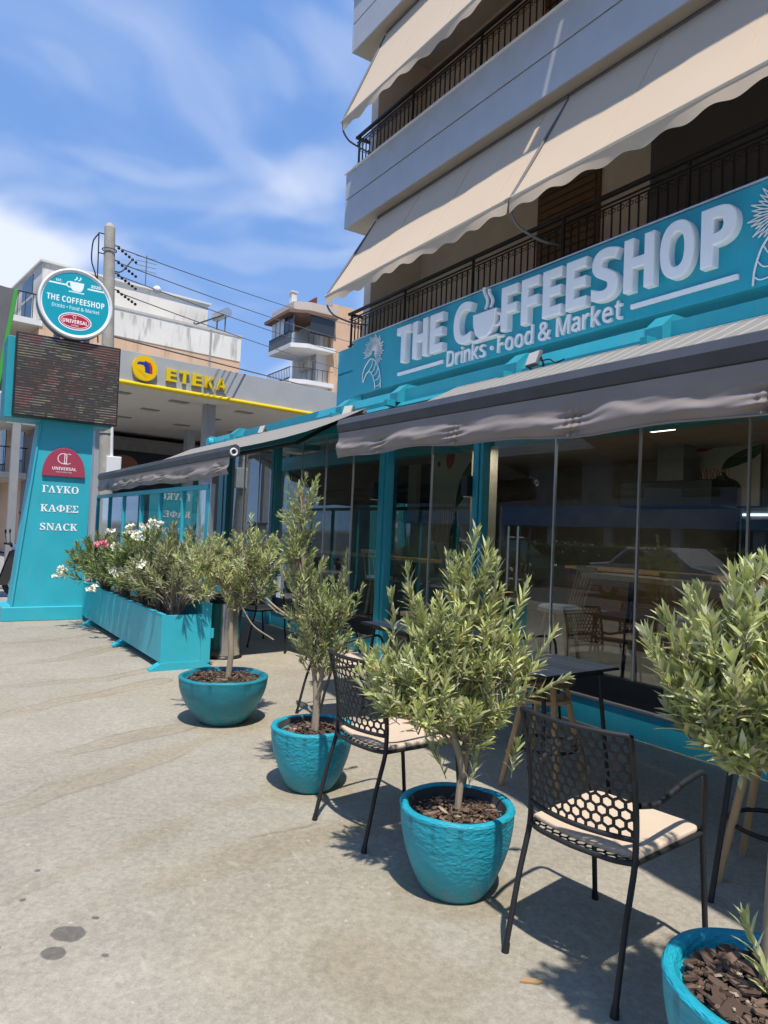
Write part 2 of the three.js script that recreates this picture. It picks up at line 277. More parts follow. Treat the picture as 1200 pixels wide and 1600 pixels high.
// wall lamps on two posts
{ const l = thing('wall_lamp', 'dark grey box wall lamp on teal post beside the glass door handles', 'wall lamp', [-5.28, 1.84, -4.47], 0, 'wall lamps on the teal posts');
  part(l, 'housing', [bx(0.09, 0.2, 0.1, 0, 0.1, 0, 0.008)], mt.black); part(l, 'lens', [bx(0.06, 0.006, 0.07, 0, -0.003, 0)], mt.white);
  copy(l, [-6.96, 1.84, -4.47], 0, 'dark grey box wall lamp on the wider teal post beside the far awning', 'wall lamps on the teal posts'); }
// floodlights on the header
{ const l = thing('floodlight', 'small floodlight above the left corner of the near grey awning', 'floodlight', [-6.9, 2.76, -4.03], 0.25, 'floodlights on the teal header beam');
  part(l, 'housing', [bx(0.15, 0.13, 0.035, 0, 0.06, 0, 0.01, -0.35)], mt.greyD);
  part(l, 'front_glass', [bx(0.13, 0.11, 0.004, 0, 0.067, 0.019, 0, -0.35)], M([0.62, 0.58, 0.5], 0.25));
  part(l, 'yoke', [tube([V(-0.085, 0.06, 0), V(-0.085, 0.0, -0.03), V(0, -0.02, -0.06), V(0.085, 0.0, -0.03), V(0.085, 0.06, 0)], 0.008, 16, 5)], mt.black);
  part(l, 'cable', [tube([V(0.05, 0.04, -0.03), V(0.16, 0.03, -0.03), V(0.2, 0.0, -0.06), V(0.26, 0.02, -0.09)], 0.006, 14, 5)], mt.black);
  copy(l, [-4.03, 2.83, -4.05], -0.15, 'small floodlight below the ampersand of the shop sign', 'floodlights on the teal header beam');
  copy(l, [-9.3, 2.78, -4.03], 0.1, 'small floodlight above the middle of the far grey awning', 'floodlights on the teal header beam'); }

// ---------- grey awnings ----------
const awnTop = M(tex(512, (u, v) => { const s = Math.abs(((u * 8) % 1) - 0.5) < 0.09 ? 1 : 0; const a = 1 + 0.12 * (hsh(u * 512 | 0, v * 512 | 0) - 0.5) + 0.1 * (fbm(u * 8, v * 8, 3, 8) - 0.5); return s ? [0.38 * a, 0.36 * a, 0.32 * a] : [0.25 * a, 0.235 * a, 0.21 * a]; }), 0.95, { side: THREE.DoubleSide });
const valMat = P(tint([0.28, 0.238, 0.21], 0.14, 4, 0.35), 0.46, { side: THREE.DoubleSide, bumpMap: rep(N_WEAVE, 4), bumpScale: 0.0006, sheen: 0.2 });
const awnBar = M(tint([0.075, 0.077, 0.085], 0.25, 6), 0.4);
function awning(name, label, x0, x1, zf, y0, yT, yB, s, kz = 0, ky = 0) {
  const t = thing(name, label, 'awning', [0, 0, 0], 0);
  const zb = -4.02, n = 80, m = 6, pos = [], idx = [], uv = [];
  for (let j = 0; j <= m; j++) for (let i = 0; i <= n; i++) { const k = j / m, x = mix(x0, x1, i / n), z = mix(zb, zf - 0.05, k); pos.push(x, mix(y0, yT, k) - 0.05 * Math.sin(k * Math.PI), z); uv.push(x, k * 1.5); }
  for (let j = 0; j < m; j++) for (let i = 0; i < n; i++) { const a = j * (n + 1) + i; idx.push(a, a + n + 1, a + 1, a + 1, a + n + 1, a + n + 2); }
  const g = new THREE.BufferGeometry(); g.setAttribute('position', new THREE.Float32BufferAttribute(pos, 3)); g.setAttribute('uv', new THREE.Float32BufferAttribute(uv, 2)); g.setIndex(idx); g.computeVertexNormals();
  part(t, 'fabric', g, awnTop, { keep: true });
  part(t, 'front_bar', [alongX([[zf - 0.07, yT - 0.03], [zf - 0.055, yT + 0.015], [zf - 0.02, yT + 0.03], [zf + 0.03, yT + 0.012], [zf + 0.045, yT - 0.03], [zf + 0.03, yT - 0.085], [zf, yT - 0.11], [zf - 0.05, yT - 0.08]], x0 - 0.02, x1 + 0.02)], awnBar);
  part(t, 'end_ring', [new THREE.TorusGeometry(0.032, 0.009, 8, 20).rotateY(Math.PI / 2).translate(x1 + 0.03, yT - 0.05, zf)], mt.white);
  // valance: hanging cloth with folds, gathered at the eyelets
  const N = Math.round((x1 - x0) * 60), K = 22, vp = [], vu = [], vi = [], top = yT - 0.095;
  const ey = []; for (let x = x0 + 0.72; x < x1; x += 0.98) ey.push(x + rr(-0.05, 0.05));
  for (let j = 0; j <= K; j++) for (let i = 0; i <= N; i++) {
    const k = j / K, x = mix(x0, x1, i / N); let e = 9; for (const q of ey) if (Math.abs(q - x) < Math.abs(e)) e = x - q;
    const loose = sm(0.15, 0.75, k);
    let z = zf + 0.03 + 0.04 * loose * (fbm(x * 1.6 + s, k * 1.2, 3) - 0.5) + 0.036 * loose * (fbm(x * 3.4 + s * 3 + k * 1.5, k * 2.4, 3) - 0.5) * (1 - 0.4 * k);
    z += 0.018 * sm(0.40, 0.60, k + 0.5 * (fbm(x * 3 + s, 3, 2) - 0.5)) * sm(1.05, 0.7, k);              // soft horizontal sag line
    const gth = Math.exp(-(e * e) / 0.012) * loose; z -= 0.022 * gth * Math.sin(Math.min(1, k * 1.2) * Math.PI); z += 0.010 * gth * Math.sin(k * 34 + e * 12);
    z += 0.012 * Math.exp(-(e * e) / 0.003) * Math.sin(e * 140) * loose;
    const yb = yB + 0.012 * Math.sin(x * 2.1 + s) + 0.008 * Math.sin(x * 6.3);
    vp.push(x, mix(top, yb, k), z); vu.push(x, k * 0.35);
  }
  for (let j = 0; j < K; j++) for (let i = 0; i < N; i++) { const a = j * (N + 1) + i; vi.push(a, a + N + 1, a + 1, a + 1, a + N + 1, a + N + 2); }
  const v = new THREE.BufferGeometry(); v.setAttribute('position', new THREE.Float32BufferAttribute(vp, 3)); v.setAttribute('uv', new THREE.Float32BufferAttribute(vu, 2)); v.setIndex(vi); v.computeVertexNormals();
  const vm = part(t, 'valance', v, valMat, { keep: true });
  const hem = []; for (let i = 0; i <= N; i += 4) { const a = (K * (N + 1) + i) * 3; hem.push(V(vp[a], vp[a + 1], vp[a + 2])); }
  part(vm, 'hem', [tube(hem, 0.006, hem.length * 2, 5)], valMat);
  for (const sx of [x0 + 0.5, x1 - 0.5]) part(t, 'folding_arm', [cy(V(sx, y0 - 0.06, zb), V(sx + 0.35, mix(y0, yT, 0.5) - 0.16, mix(zb, zf, 0.5)), 0.022), cy(V(sx + 0.35, mix(y0, yT, 0.5) - 0.16, mix(zb, zf, 0.5)), V(sx, yT - 0.07, zf - 0.03), 0.02)], mt.black);
  part(t, 'roller_cassette', [box2(x0, x1, y0 - 0.075, y0 - 0.01, -4.04, -3.98, 0.02)], mt.greyD);
  // the front bar does not stand quite square to the wall
  if (kz || ky) t.traverse(m => { if (!m.isMesh) return; const p = m.geometry.attributes.position; for (let i = 0; i < p.count; i++) { const f = Math.max(0, (p.getZ(i) - zb) / (zf - zb)), d = p.getX(i) - x0; p.setXYZ(i, p.getX(i), p.getY(i) + f * ky * d, p.getZ(i) + f * kz * d); } });
  return t;
}
awning('retractable_awning', 'near grey awning with creased valance over the tables and chairs', -4.95, 1.6, -2.84, 2.80, 2.335, 2.05, 3.1, 0.092, -0.033);
awning('retractable_awning', 'far grey awning ending behind the sign tower above the oleander planter', -12.4, -6.5, -2.52, 2.80, 2.22, 1.94, 8.7);

// ---------- apartment building above the shop ----------
const slabMat = M(tint([0.50, 0.515, 0.54], 0.08, 4), 0.75);
const soffit = M(tint([0.50, 0.44, 0.36], 0.08, 4), 0.9);
const wallB = M(tint([0.72, 0.60, 0.47], 0.08, 4), 0.92, { bumpMap: N_FINE, bumpScale: 0.0015 });
{
  const t = thing('apartment_building', 'apartment building with grey balcony bands and beige awnings above the shop', 'building');
  const XL = -10.05, XR = 4, F = -5.65, B = -6.95;
  part(t, 'wall', [box2(-9.9, XR, 4.3, 14, -16, B)], wallB);
  part(t, 'wall', [box2(-9.9, XR, 3.15, 4.3, -16, -6.2)], mt.dark);
  for (const [y0, y1] of [[6.45, 7.38], [9.43, 10.36], [12.4, 13.3]]) {
    const mid = y0 + 0.47;
    const s = part(t, 'balcony_slab', [box2(XL, XR, y0, y1 - 0.025, B - 0.02, F - 0.03)], soffit);
    part(s, 'face_panel', [box2(XL, XR, mid + 0.012, y1 - 0.03, F - 0.03, F, 0.004)], slabMat); part(s, 'face_panel', [box2(XL, XR, y0 - 0.004, mid - 0.012, F - 0.03, F, 0.004)], slabMat);
    part(s, 'end_panel', [box2(XL - 0.03, XL, mid + 0.012, y1 - 0.03, B, F, 0.004), box2(XL - 0.03, XL, y0 - 0.004, mid - 0.012, B, F, 0.004)], slabMat);
    part(s, 'coping', [box2(XL - 0.05, XR, y1 - 0.025, y1, B, F + 0.03, 0.006)], mt.white);
  }
  const s1 = part(t, 'balcony_slab', [box2(XL, XR, 3.60, 4.40, B - 0.02, F - 0.03)], mt.tealSign);
  part(s1, 'face_panel', [box2(XL, -9.3, 4.02, 4.40, F - 0.03, F, 0.006)], mt.tealSign); part(s1, 'face_panel', [box2(XL, -9.3, 3.50, 3.99, F - 0.03, F, 0.006)], mt.tealSign);
  part(s1, 'end_panel', [box2(XL - 0.03, XL, 3.50, 4.40, B, F, 0.006)], mt.tealSign);
  for (const y of [4.40, 7.38, 10.36]) {
    part(t, 'end_wall', [box2(-9.85, -9.65, y, y + 2.06, B, -5.95)], wallB);
    const d = part(t, 'shutter_door', [box2(-6.9, -5.85, y, y + 1.95, B, B + 0.05)], mt.woodD);
    for (let i = 0; i < 18; i++) part(d, 'slat', [box2(-6.86, -5.89, y + 0.06 + i * 0.103, y + 0.14 + i * 0.103, B + 0.05, B + 0.075, 0.004)], mt.woodD);
    part(t, 'wall_panel', [box2(-5.1, -2.6, y, y + 1.95, B, B + 0.06)], M([0.10, 0.085, 0.08], 0.6));
  }
  // iron railings
  const bal = new THREE.Mesh(mg([bx(0.014, 0.40, 0.014, 0, 0.25, 0), ...[0.10, 0.40].flatMap(h => [-1, 1].map(s => new THREE.TorusGeometry(0.021, 0.0055, 4, 9).translate(s * 0.022, h, 0)))]), mt.iron); bal.castShadow = bal.receiveShadow = true;
  const post = new THREE.Mesh(mg([bx(0.03, 0.60, 0.03, 0, 0.3, 0, 0.004)]), mt.iron); post.castShadow = true;
  for (const y of [4.44, 7.40]) {
    const zr = F - 0.12;
    const r = part(t, 'railing', [box2(-9.97, XR, y + 0.56, y + 0.60, zr - 0.025, zr + 0.025, 0.006), box2(-9.97, XR, y + 0.485, y + 0.50, zr - 0.01, zr + 0.01), box2(-9.97, XR, y + 0.445, y + 0.458, zr - 0.008, zr + 0.008), box2(-9.97, XR, y + 0.035, y + 0.055, zr - 0.012, zr + 0.012), box2(-9.99, -9.95, y + 0.56, y + 0.60, B, zr + 0.025), box2(-9.98, -9.96, y + 0.035, y + 0.055, B, zr)], mt.iron);
    let i = 0; for (let x = -9.9; x < -1.2; x += 0.108, i++) { if (i % 14 === 0) again(r, post, 'rail_post', [x, y, zr]); else if (i % 14 !== 1 || 1) again(r, bal, 'baluster', [x, y, zr]); }
    for (let z = zr - 0.11; z > B + 0.1; z -= 0.11) again(r, bal, 'baluster', [-9.97, y, z], Math.PI / 2);
  }
}

// ---------- beige balcony awnings ----------
const cream = P(tex(512, (u, v) => { const a = 1 + 0.05 * (fbm(u * 3, v * 3, 4, 3) - 0.5) + 0.06 * (hsh(u * 512 | 0, v * 512 | 0) - 0.5); return [0.66 * a, 0.51 * a, 0.355 * a]; }), 0.9, { side: THREE.DoubleSide, transmission: 0.12, thickness: 0 });
function balconyAwning(label, x0, x1, yT, zT, yF, zF, s, shared) {
  const t = thing('balcony_awning', label, 'awning', [0, 0, 0], 0, 'beige balcony awnings');
  const n = Math.round((x1 - x0) * 6), m = 12, sheet = (fn, K) => { const p = [], u = [], id = []; for (let j = 0; j <= K; j++) for (let i = 0; i <= n; i++) { const x = mix(x0, x1, i / n), q = fn(x, j / K); p.push(x, q[0], q[1]); u.push(x / 2, (j / K) * 0.9); } for (let j = 0; j < K; j++) for (let i = 0; i < n; i++) { const a = j * (n + 1) + i; id.push(a, a + n + 1, a + 1, a + 1, a + n + 1, a + n + 2); } const g = new THREE.BufferGeometry(); g.setAttribute('position', new THREE.Float32BufferAttribute(p, 3)); g.setAttribute('uv', new THREE.Float32BufferAttribute(u, 2)); g.setIndex(id); g.computeVertexNormals(); return g; };
  part(t, 'fabric', sheet((x, k) => [mix(yT, yF, k) - 0.03 * Math.sin(k * Math.PI) + 0.012 * (fbm(x * 1.3 + s, k * 2, 2) - 0.5), mix(zT, zF, k)], m), cream, { keep: true });
  // seams of the cloth widths
  for (let x = x0 + 1.2; x < x1 - 0.3; x += 1.2) part(t, 'seam', [tube([0, 0.25, 0.5, 0.75, 1].map(k => V(x + 0.01 * k, mix(yT, yF, k) - 0.03 * Math.sin(k * Math.PI) + 0.0005 + 0.012 * (fbm(x * 1.3 + s, k * 2, 2) - 0.5), mix(zT, zF, k) + 0.002)), 0.004, 14, 4)], cream);
  part(t, 'front_bar', [cy(V(x0 - 0.06, yF, zF), V(x1 + 0.05, yF, zF), 0.022, 0.022, 10)], M([0.66, 0.56, 0.42], 0.5));
  // scalloped valance
  { const p = [], u = [], id = [], N = Math.round((x1 - x0) * 30), K = 4; for (let j = 0; j <= K; j++) for (let i = 0; i <= N; i++) { const x = mix(x0, x1, i / N), drop = 0.13 + 0.024 * Math.cos(x * 2 * Math.PI / 0.42); p.push(x, yF - 0.015 - drop * j / K, zF + 0.012 + 0.02 * Math.sin(x * 3.3 + s) * j / K); u.push(x / 2, j / K * 0.1); } for (let j = 0; j < K; j++) for (let i = 0; i < N; i++) { const a = j * (N + 1) + i; id.push(a, a + N + 1, a + 1, a + 1, a + N + 1, a + N + 2); }
    const g = new THREE.BufferGeometry(); g.setAttribute('position', new THREE.Float32BufferAttribute(p, 3)); g.setAttribute('uv', new THREE.Float32BufferAttribute(u, 2)); g.setIndex(id); g.computeVertexNormals(); part(t, 'valance', g, cream, { keep: true }); }
  const am = mt.greyD;
  for (const ax of shared ? [x1 + 0.02] : [x0 - 0.02, x1 + 0.02]) part(t, 'drop_arm', [tube([V(ax, yF, zF), V(ax, yF - 0.16, zF - 0.02), V(ax, yF - 0.27, zF - 0.14), V(ax, yF - 0.32, zF - 0.45), V(ax, yF - 0.30, -5.74)], 0.014, 22, 6), cy(V(ax, yF, zF + 0.0), V(ax, yT - 0.05, zT + 0.02), 0.02, 0.02, 6)], am);
  part(t, 'roller', [cy(V(x0, yT, zT - 0.02), V(x1, yT, zT - 0.02), 0.04, 0.04, 12)], mt.greyD);
  return t;
}
balconyAwning('beige awning over the balcony directly above the start of the shop sign', -9.34, -5.42, 6.42, -5.84, 5.0, -5.0, 1);
balconyAwning('beige awning over the balcony above the end of the shop sign', -5.405, 1.5, 6.42, -5.84, 5.0, -5.0, 5, true);
balconyAwning('beige awning hanging over the second floor balcony railing', -9.3, -4.9, 9.40, -5.84, 7.72, -5.12, 9);
balconyAwning('beige second floor awning beyond the gap, higher than the end of the sign', -4.8, 1.5, 9.40, -5.84, 7.72, -5.12, 13, true);

// ---------- shop sign ----------
{
  const t = thing('shop_sign', 'long teal fascia sign with white raised letters above the glass front', 'sign');
  part(t, 'board', [box2(-9.46, 1.6, 3.56, 4.42, -5.64, -5.56, 0.006)], mt.tealSign);
  part(t, 'edge_trim', [box2(-9.46, 1.6, 4.42, 4.44, -5.66, -5.54, 0.004)], mt.alu);
  const ZF = -5.56, base = 3.815, cap = 0.505;
  const letter = (ch, x, w, h = cap, y = base, d = 0.075) => {
    const g = text(ch, FB, h / 0.714, d, 0.016, 0.015), b = g.boundingBox; g.translate(-b.min.x, 0, 0); const k = w / (b.max.x - b.min.x); g.scale(k, 1, 1);
    const rd = 'SOC'.includes(ch) ? 1.03 : 1; g.translate(0, -b.min.y, 0); g.scale(1, h * rd / (b.max.y - b.min.y), 1); y -= h * (rd - 1) / 2;
    g.translate(x, y, ZF + 0.002); part(t, 'letter', [g], mt.whiteLetter);
  };
  const widths = { T: 0.33, H: 0.33, E: 0.265, F: 0.26, S: 0.325, O: 0.335, P: 0.32, C: 0.35 };
  let x = -8.12; for (const c of 'THE') { letter(c, x, widths[c]); x += widths[c] + 0.055; }
  letter('C', -6.86, 0.35);
  // cup with steam in place of the O
  { const cx = -6.25, p = [[-0.22, 0.29], [0.16, 0.29], [0.15, 0.14], [0.10, 0.05], [0.02, 0.0], [-0.10, 0.0], [-0.17, 0.06], [-0.21, 0.16]]; const g = prism(p, 0.08, 0.012); g.translate(cx, base, ZF + 0.014); part(t, 'cup', [g, new THREE.TorusGeometry(0.07, 0.02, 8, 18).translate(cx + 0.17, base + 0.17, ZF + 0.06), box2(cx - 0.26, cx + 0.2, base - 0.03, base - 0.005, ZF, ZF + 0.09, 0.008)], mt.whiteLetter);
    for (const [o, k] of [[-0.06, 1], [0.03, 0.85]]) { const q = []; for (let i = 0; i <= 10; i++) { const a = i / 10; q.push(V(cx + o + 0.035 * Math.sin(a * 5), base + 0.34 + 0.27 * k * a, ZF + 0.05)); } part(t, 'steam', [tube(q, 0.022, 30, 8)], mt.whiteLetter); } }
  x = -6.00; for (const c of 'FFEESHOP') { letter(c, x, widths[c]); x += widths[c] + 0.062; }
  // second line
  { let sx = -7.05; const sc = 0.193; for (const ch of 'Drinks \u2022 Food & Market') { if (ch === ' ') { sx += 0.055; continue; } let g; if (ch === '\u2022') { g = new THREE.CylinderGeometry(0.026, 0.026, 0.03, 16).rotateX(Math.PI / 2).translate(sx + 0.03, 3.68, ZF + 0.016); part(t, 'dot', [g], mt.whiteLetter); sx += 0.075; continue; } g = text(ch, FR, sc, 0.025, 0.006); const b = g.boundingBox, w = b.max.x - b.min.x; g.translate(sx - b.min.x, 3.605, ZF + 0.002); part(t, 'small_letter', [g], mt.whiteLetter); sx += w + 0.024; } }
  part(t, 'rule', [box2(-8.16, -7.13, 3.665, 3.71, ZF, ZF + 0.03, 0.004)], mt.whiteLetter);
  part(t, 'rule', [box2(-4.27, -3.22, 3.665, 3.71, ZF, ZF + 0.03, 0.004)], mt.whiteLetter);
  // line-drawn plant emblem: spiky crown on a ribbed bent stem
  const emblem = (cx, mir) => {
    const L = [], q = (a, b) => V(cx + mir * a, b, ZF + 0.012);
    for (let i = 0; i < 26; i++) { const a = -0.9 + i * 0.168, r = 0.20 + 0.05 * ((i * 7) % 3) / 2, ox = 0.02 + 0.04 * Math.cos(a), oy = 4.13 + 0.03 * Math.sin(a), c = Math.cos(a), s = Math.sin(a); for (const w of [-0.014, 0.014]) L.push(tube([q(ox, oy), q(ox + c * r * 0.55 - s * w, oy + s * r * 0.55 + c * w), q(ox + c * r, oy + s * r)], 0.0055, 6, 4)); }
    L.push(tube([q(-0.24, 3.72), q(-0.26, 3.85), q(-0.18, 3.97), q(-0.05, 4.05), q(0.08, 4.0), q(0.19, 3.86), q(0.24, 3.70), q(0.25, 3.575)], 0.010, 30, 5));
    L.push(tube([q(-0.24, 3.72), q(-0.15, 3.84), q(-0.05, 3.86), q(0.03, 3.78), q(0.09, 3.66), q(0.10, 3.575)], 0.010, 26, 5));
    for (const [a, b, c, d] of [[-0.10, 3.87, 0.02, 4.03], [-0.02, 3.83, 0.10, 3.97], [0.03, 3.77, 0.17, 3.88], [0.07, 3.70, 0.22, 3.77], [0.10, 3.62, 0.245, 3.65]]) L.push(tube([q(a, b), q((a + c) / 2 + 0.02, (b + d) / 2 - 0.025), q(c, d)], 0.007, 6, 4));
    part(t, 'plant_emblem', L, mt.whiteLetter);
  };
  emblem(-8.86, 1); emblem(-2.85, -1);
}

// ---------- honeycomb steel chairs ----------
function hexSheet(w, h, pitch, hole, th, map) {      // sheet in (u, v), holes hexagonal; map(u, v, off) -> Vector3
  const R = pitch / Math.sqrt(3), P3 = [], add = (a, b, c, d) => { for (const q of [a, b, c, a, c, d]) P3.push(q.x, q.y, q.z); };
  const cl = (v, m) => Math.max(-m, Math.min(m, v));
  let row = 0;
  for (let y = -h / 2 - R; y <= h / 2 + R; y += 1.5 * R, row++) for (let x = -w / 2 - pitch + (row % 2) * pitch / 2; x <= w / 2 + pitch; x += pitch) {
    if (Math.abs(x) > w / 2 + pitch * 0.45 || Math.abs(y) > h / 2 + R * 0.8) continue;
    for (let k = 0; k < 6; k++) {
      const c = i => { const a = Math.PI / 6 + i * Math.PI / 3; return [Math.cos(a), Math.sin(a)]; }, [c0, s0] = c(k), [c1, s1] = c(k + 1);
      const o0 = [cl(x + c0 * R, w / 2), cl(y + s0 * R, h / 2)], o1 = [cl(x + c1 * R, w / 2), cl(y + s1 * R, h / 2)], i0 = [cl(x + c0 * hole, w / 2), cl(y + s0 * hole, h / 2)], i1 = [cl(x + c1 * hole, w / 2), cl(y + s1 * hole, h / 2)];
      const f = (p, o) => map(p[0], p[1], o);
      add(f(o0, th), f(o1, th), f(i1, th), f(i0, th)); add(f(o0, 0), f(i0, 0), f(i1, 0), f(o1, 0)); add(f(i0, th), f(i1, th), f(i1, 0), f(i0, 0));
    }
  }
  const g = new THREE.BufferGeometry(); g.setAttribute('position', new THREE.Float32BufferAttribute(P3, 3)); g.computeVertexNormals(); return g;
}
// local frame: back of the chair at z = 0, facing -z
function makeChair(label, pos, turn, group) {
  const t = thing('metal_chair', label, 'chair', pos, turn, group), r = 0.0105;
  const bow = u => 0.05 * (1 - (u / 0.205) ** 2);
  for (const s of [-1, 1]) {
    const l = part(t, 'rear_leg', [tube([V(s * 0.212, 0.012, 0), V(s * 0.208, 0.25, -0.055), V(s * 0.205, 0.42, -0.105), V(s * 0.205, 0.55, -0.108), V(s * 0.207, 0.70, -0.085), V(s * 0.21, 0.845, -0.045)], r, 30, 8)], mt.chair);
    part(l, 'foot_cap', [cy(V(s * 0.212, 0, 0.001), V(s * 0.211, 0.03, -0.005), 0.0145, 0.0125, 10)], mt.black);
    const f = part(t, 'front_leg', [tube([V(s * 0.225, 0.012, -0.585), V(s * 0.223, 0.2, -0.565), V(s * 0.222, 0.42, -0.54), V(s * 0.228, 0.47, -0.53), V(s * 0.242, 0.60, -0.505), V(s * 0.248, 0.655, -0.48), V(s * 0.249, 0.668, -0.44), V(s * 0.248, 0.655, -0.33), V(s * 0.243, 0.628, -0.22), V(s * 0.236, 0.614, -0.17), V(s * 0.215, 0.618, -0.105)], r, 60, 8)], mt.chair);
    part(f, 'foot_cap', [cy(V(s * 0.225, 0, -0.586), V(s * 0.225, 0.03, -0.583), 0.0145, 0.0125, 10)], mt.black);
  }
  const rail = (y, z, rad = r * 0.9) => { const p = []; for (let i = 0; i <= 8; i++) { const u = -0.208 + 0.416 * i / 8; p.push(V(u, y, z + Math.max(0, bow(u)))); } return tube(p, rad, 24, 8); };
  part(t, 'top_rail', [rail(0.845, -0.045)], mt.chair); part(t, 'lower_rail', [rail(0.505, -0.108)], mt.chair);
  part(t, 'mesh_back', [hexSheet(0.40, 0.335, 0.036, 0.0152, 0.003, (u, v, o) => { const k = (v + 0.1675) / 0.335, y = mix(0.508, 0.842, k); return V(u, y, mix(-0.108, -0.045, k * k * 0.75 + k * 0.25) + Math.max(0, bow(u)) - 0.0015 + o); })], mt.chair);
  const sp = [V(-0.205, 0.43, -0.11), V(-0.14, 0.43, -0.075), V(0, 0.43, -0.06), V(0.14, 0.43, -0.075), V(0.205, 0.43, -0.11)];
  part(t, 'seat_frame', [tube(sp, r * 0.9, 24, 8), cy(sp[0], V(-0.222, 0.43, -0.54), r * 0.85), cy(sp[4], V(0.222, 0.43, -0.54), r * 0.85), cy(V(-0.222, 0.43, -0.54), V(0.222, 0.43, -0.54), r * 0.85)], mt.chair);
  part(t, 'mesh_seat', [hexSheet(0.42, 0.465, 0.036, 0.0165, 0.003, (u, v, o) => { const k = (v + 0.2325) / 0.465; return V(u * mix(0.96, 1.04, k), 0.428 + o - 0.006 * Math.sin(k * Math.PI), -0.068 - 0.465 * k - 0.045 * (u / 0.21) ** 2 * (1 - k)); })], mt.chair);
  // thin cushion with soft edge
  { const S = new THREE.Shape(), w = 0.198; S.moveTo(-w, 0.135); S.lineTo(-w - 0.01, 0.50); S.quadraticCurveTo(-w - 0.008, 0.535, -w + 0.03, 0.537); S.lineTo(w - 0.03, 0.537); S.quadraticCurveTo(w + 0.008, 0.535, w + 0.01, 0.50); S.lineTo(w, 0.135); S.quadraticCurveTo(0, 0.075, -w, 0.135);
    const g = new THREE.ExtrudeGeometry(S, { depth: 0.004, bevelEnabled: true, bevelThickness: 0.008, bevelSize: 0.008, bevelSegments: 3, curveSegments: 12 }); g.rotateX(-Math.PI / 2); g.translate(0, 0.443, 0); part(t, 'cushion', [g], mt.cushion); }
  return t;
}
const cg = 'honeycomb chairs on the pavement';
const chairA = makeChair('black honeycomb chair with beige cushion beside the two nearest potted trees', [-1.615, 0, -1.825], 0.13, cg);
copy(chairA, [-2.92, 0, -1.75], 0.06, 'black honeycomb chair between two potted trees, drawn up to a small table', cg);
copy(chairA, [-4.80, 0, -2.55], -0.12, 'black honeycomb chair behind the tall narrow potted tree', cg);
copy(chairA, [-8.2, 0, -3.35], 0.25, 'black honeycomb chair standing behind the steel bin', cg);
copy(chairA, [-4.42, 0, -4.02], -1.45, 'black honeycomb chair standing sideways to the glass near the door handles', cg);
copy(chairA, [-7.3, 0, -4.25], Math.PI + 0.1, 'black honeycomb chair with its back to the far glass panes', cg);

// ---------- small tables ----------
const topMat = M(tex(512, (u, v) => { const pl = Math.floor(v * 5), g = fbm(u * 3 + pl * 7, v * 60, 4, 0), t0 = [0.9, 1.05, 0.8, 1.1, 0.95][pl % 5], a = t0 * (0.75 + 0.5 * g); return [0.42 * a, 0.365 * a, 0.31 * a]; }), 0.55);
function makeTable(label, pos, turn) {
  const t = thing('square_table', label, 'table', pos, turn, 'small square terrace tables');
  const g = new THREE.PlaneGeometry(0.62, 0.62).rotateX(-Math.PI / 2).translate(0, 0.7445, 0);
  const top = part(t, 'table_top', [bx(0.625, 0.014, 0.625, 0, 0.735, 0, 0.003)], mt.black); part(top, 'laminate', g, topMat, { keep: true });
  part(t, 'apron', [bx(0.5, 0.03, 0.02, 0, 0.712, 0.24), bx(0.5, 0.03, 0.02, 0, 0.712, -0.24), bx(0.02, 0.03, 0.5, 0.24, 0.712, 0), bx(0.02, 0.03, 0.5, -0.24, 0.712, 0)], mt.black);
  for (const [a, b] of [[-1, -1], [1, -1], [1, 1], [-1, 1]]) part(t, 'leg', [cy(V(a * 0.23, 0.73, b * 0.23), V(a * 0.29, 0, b * 0.29), 0.012, 0.012, 8)], mt.chair);
  return t;
}
const tab = makeTable('small square wood-look table with a wooden stool pushed underneath', [-2.89, 0, -3.04], 0.05);
copy(tab, [-4.42, 0, -3.27], 0, 'small square table beside the teal post of the entrance');
copy(tab, [-1.38, 0, -3.08], 0.03, 'small square table half hidden by the nearest potted tree');

// ---------- wooden stools ----------
function makeStool(label, pos, turn) {
  const t = thing('wooden_stool', label, 'stool', pos, turn, 'round wooden stools with footrest rings');
  part(t, 'seat', [lathe([[0.0001, 0.60], [0.15, 0.60], [0.165, 0.612], [0.168, 0.63], [0.16, 0.642], [0.0001, 0.645]], 28)], mt.woodD);
  part(t, 'seat_support', [cy(V(0, 0.50, 0), V(0, 0.52, 0), 0.14, 0.14, 24)], mt.wood);
  for (let k = 0; k < 4; k++) { const a = Math.PI / 4 + k * Math.PI / 2, c = Math.cos(a), s = Math.sin(a); part(t, 'leg', [cy(V(c * 0.115, 0.602, s * 0.115), V(c * 0.255, 0, s * 0.255), 0.019, 0.017, 9)], mt.wood); }
  part(t, 'footrest_ring', [new THREE.TorusGeometry(0.185, 0.011, 8, 40).rotateX(Math.PI / 2).translate(0, 0.24, 0)], mt.black);
  return t;
}
const st = makeStool('round wooden stool with black footrest ring under the small table', [-2.95, 0, -3.16], 0.3);
copy(st, [-1.62, 0, -3.20], 0.25, 'round wooden stool with black footrest ring beside the nearest potted tree');

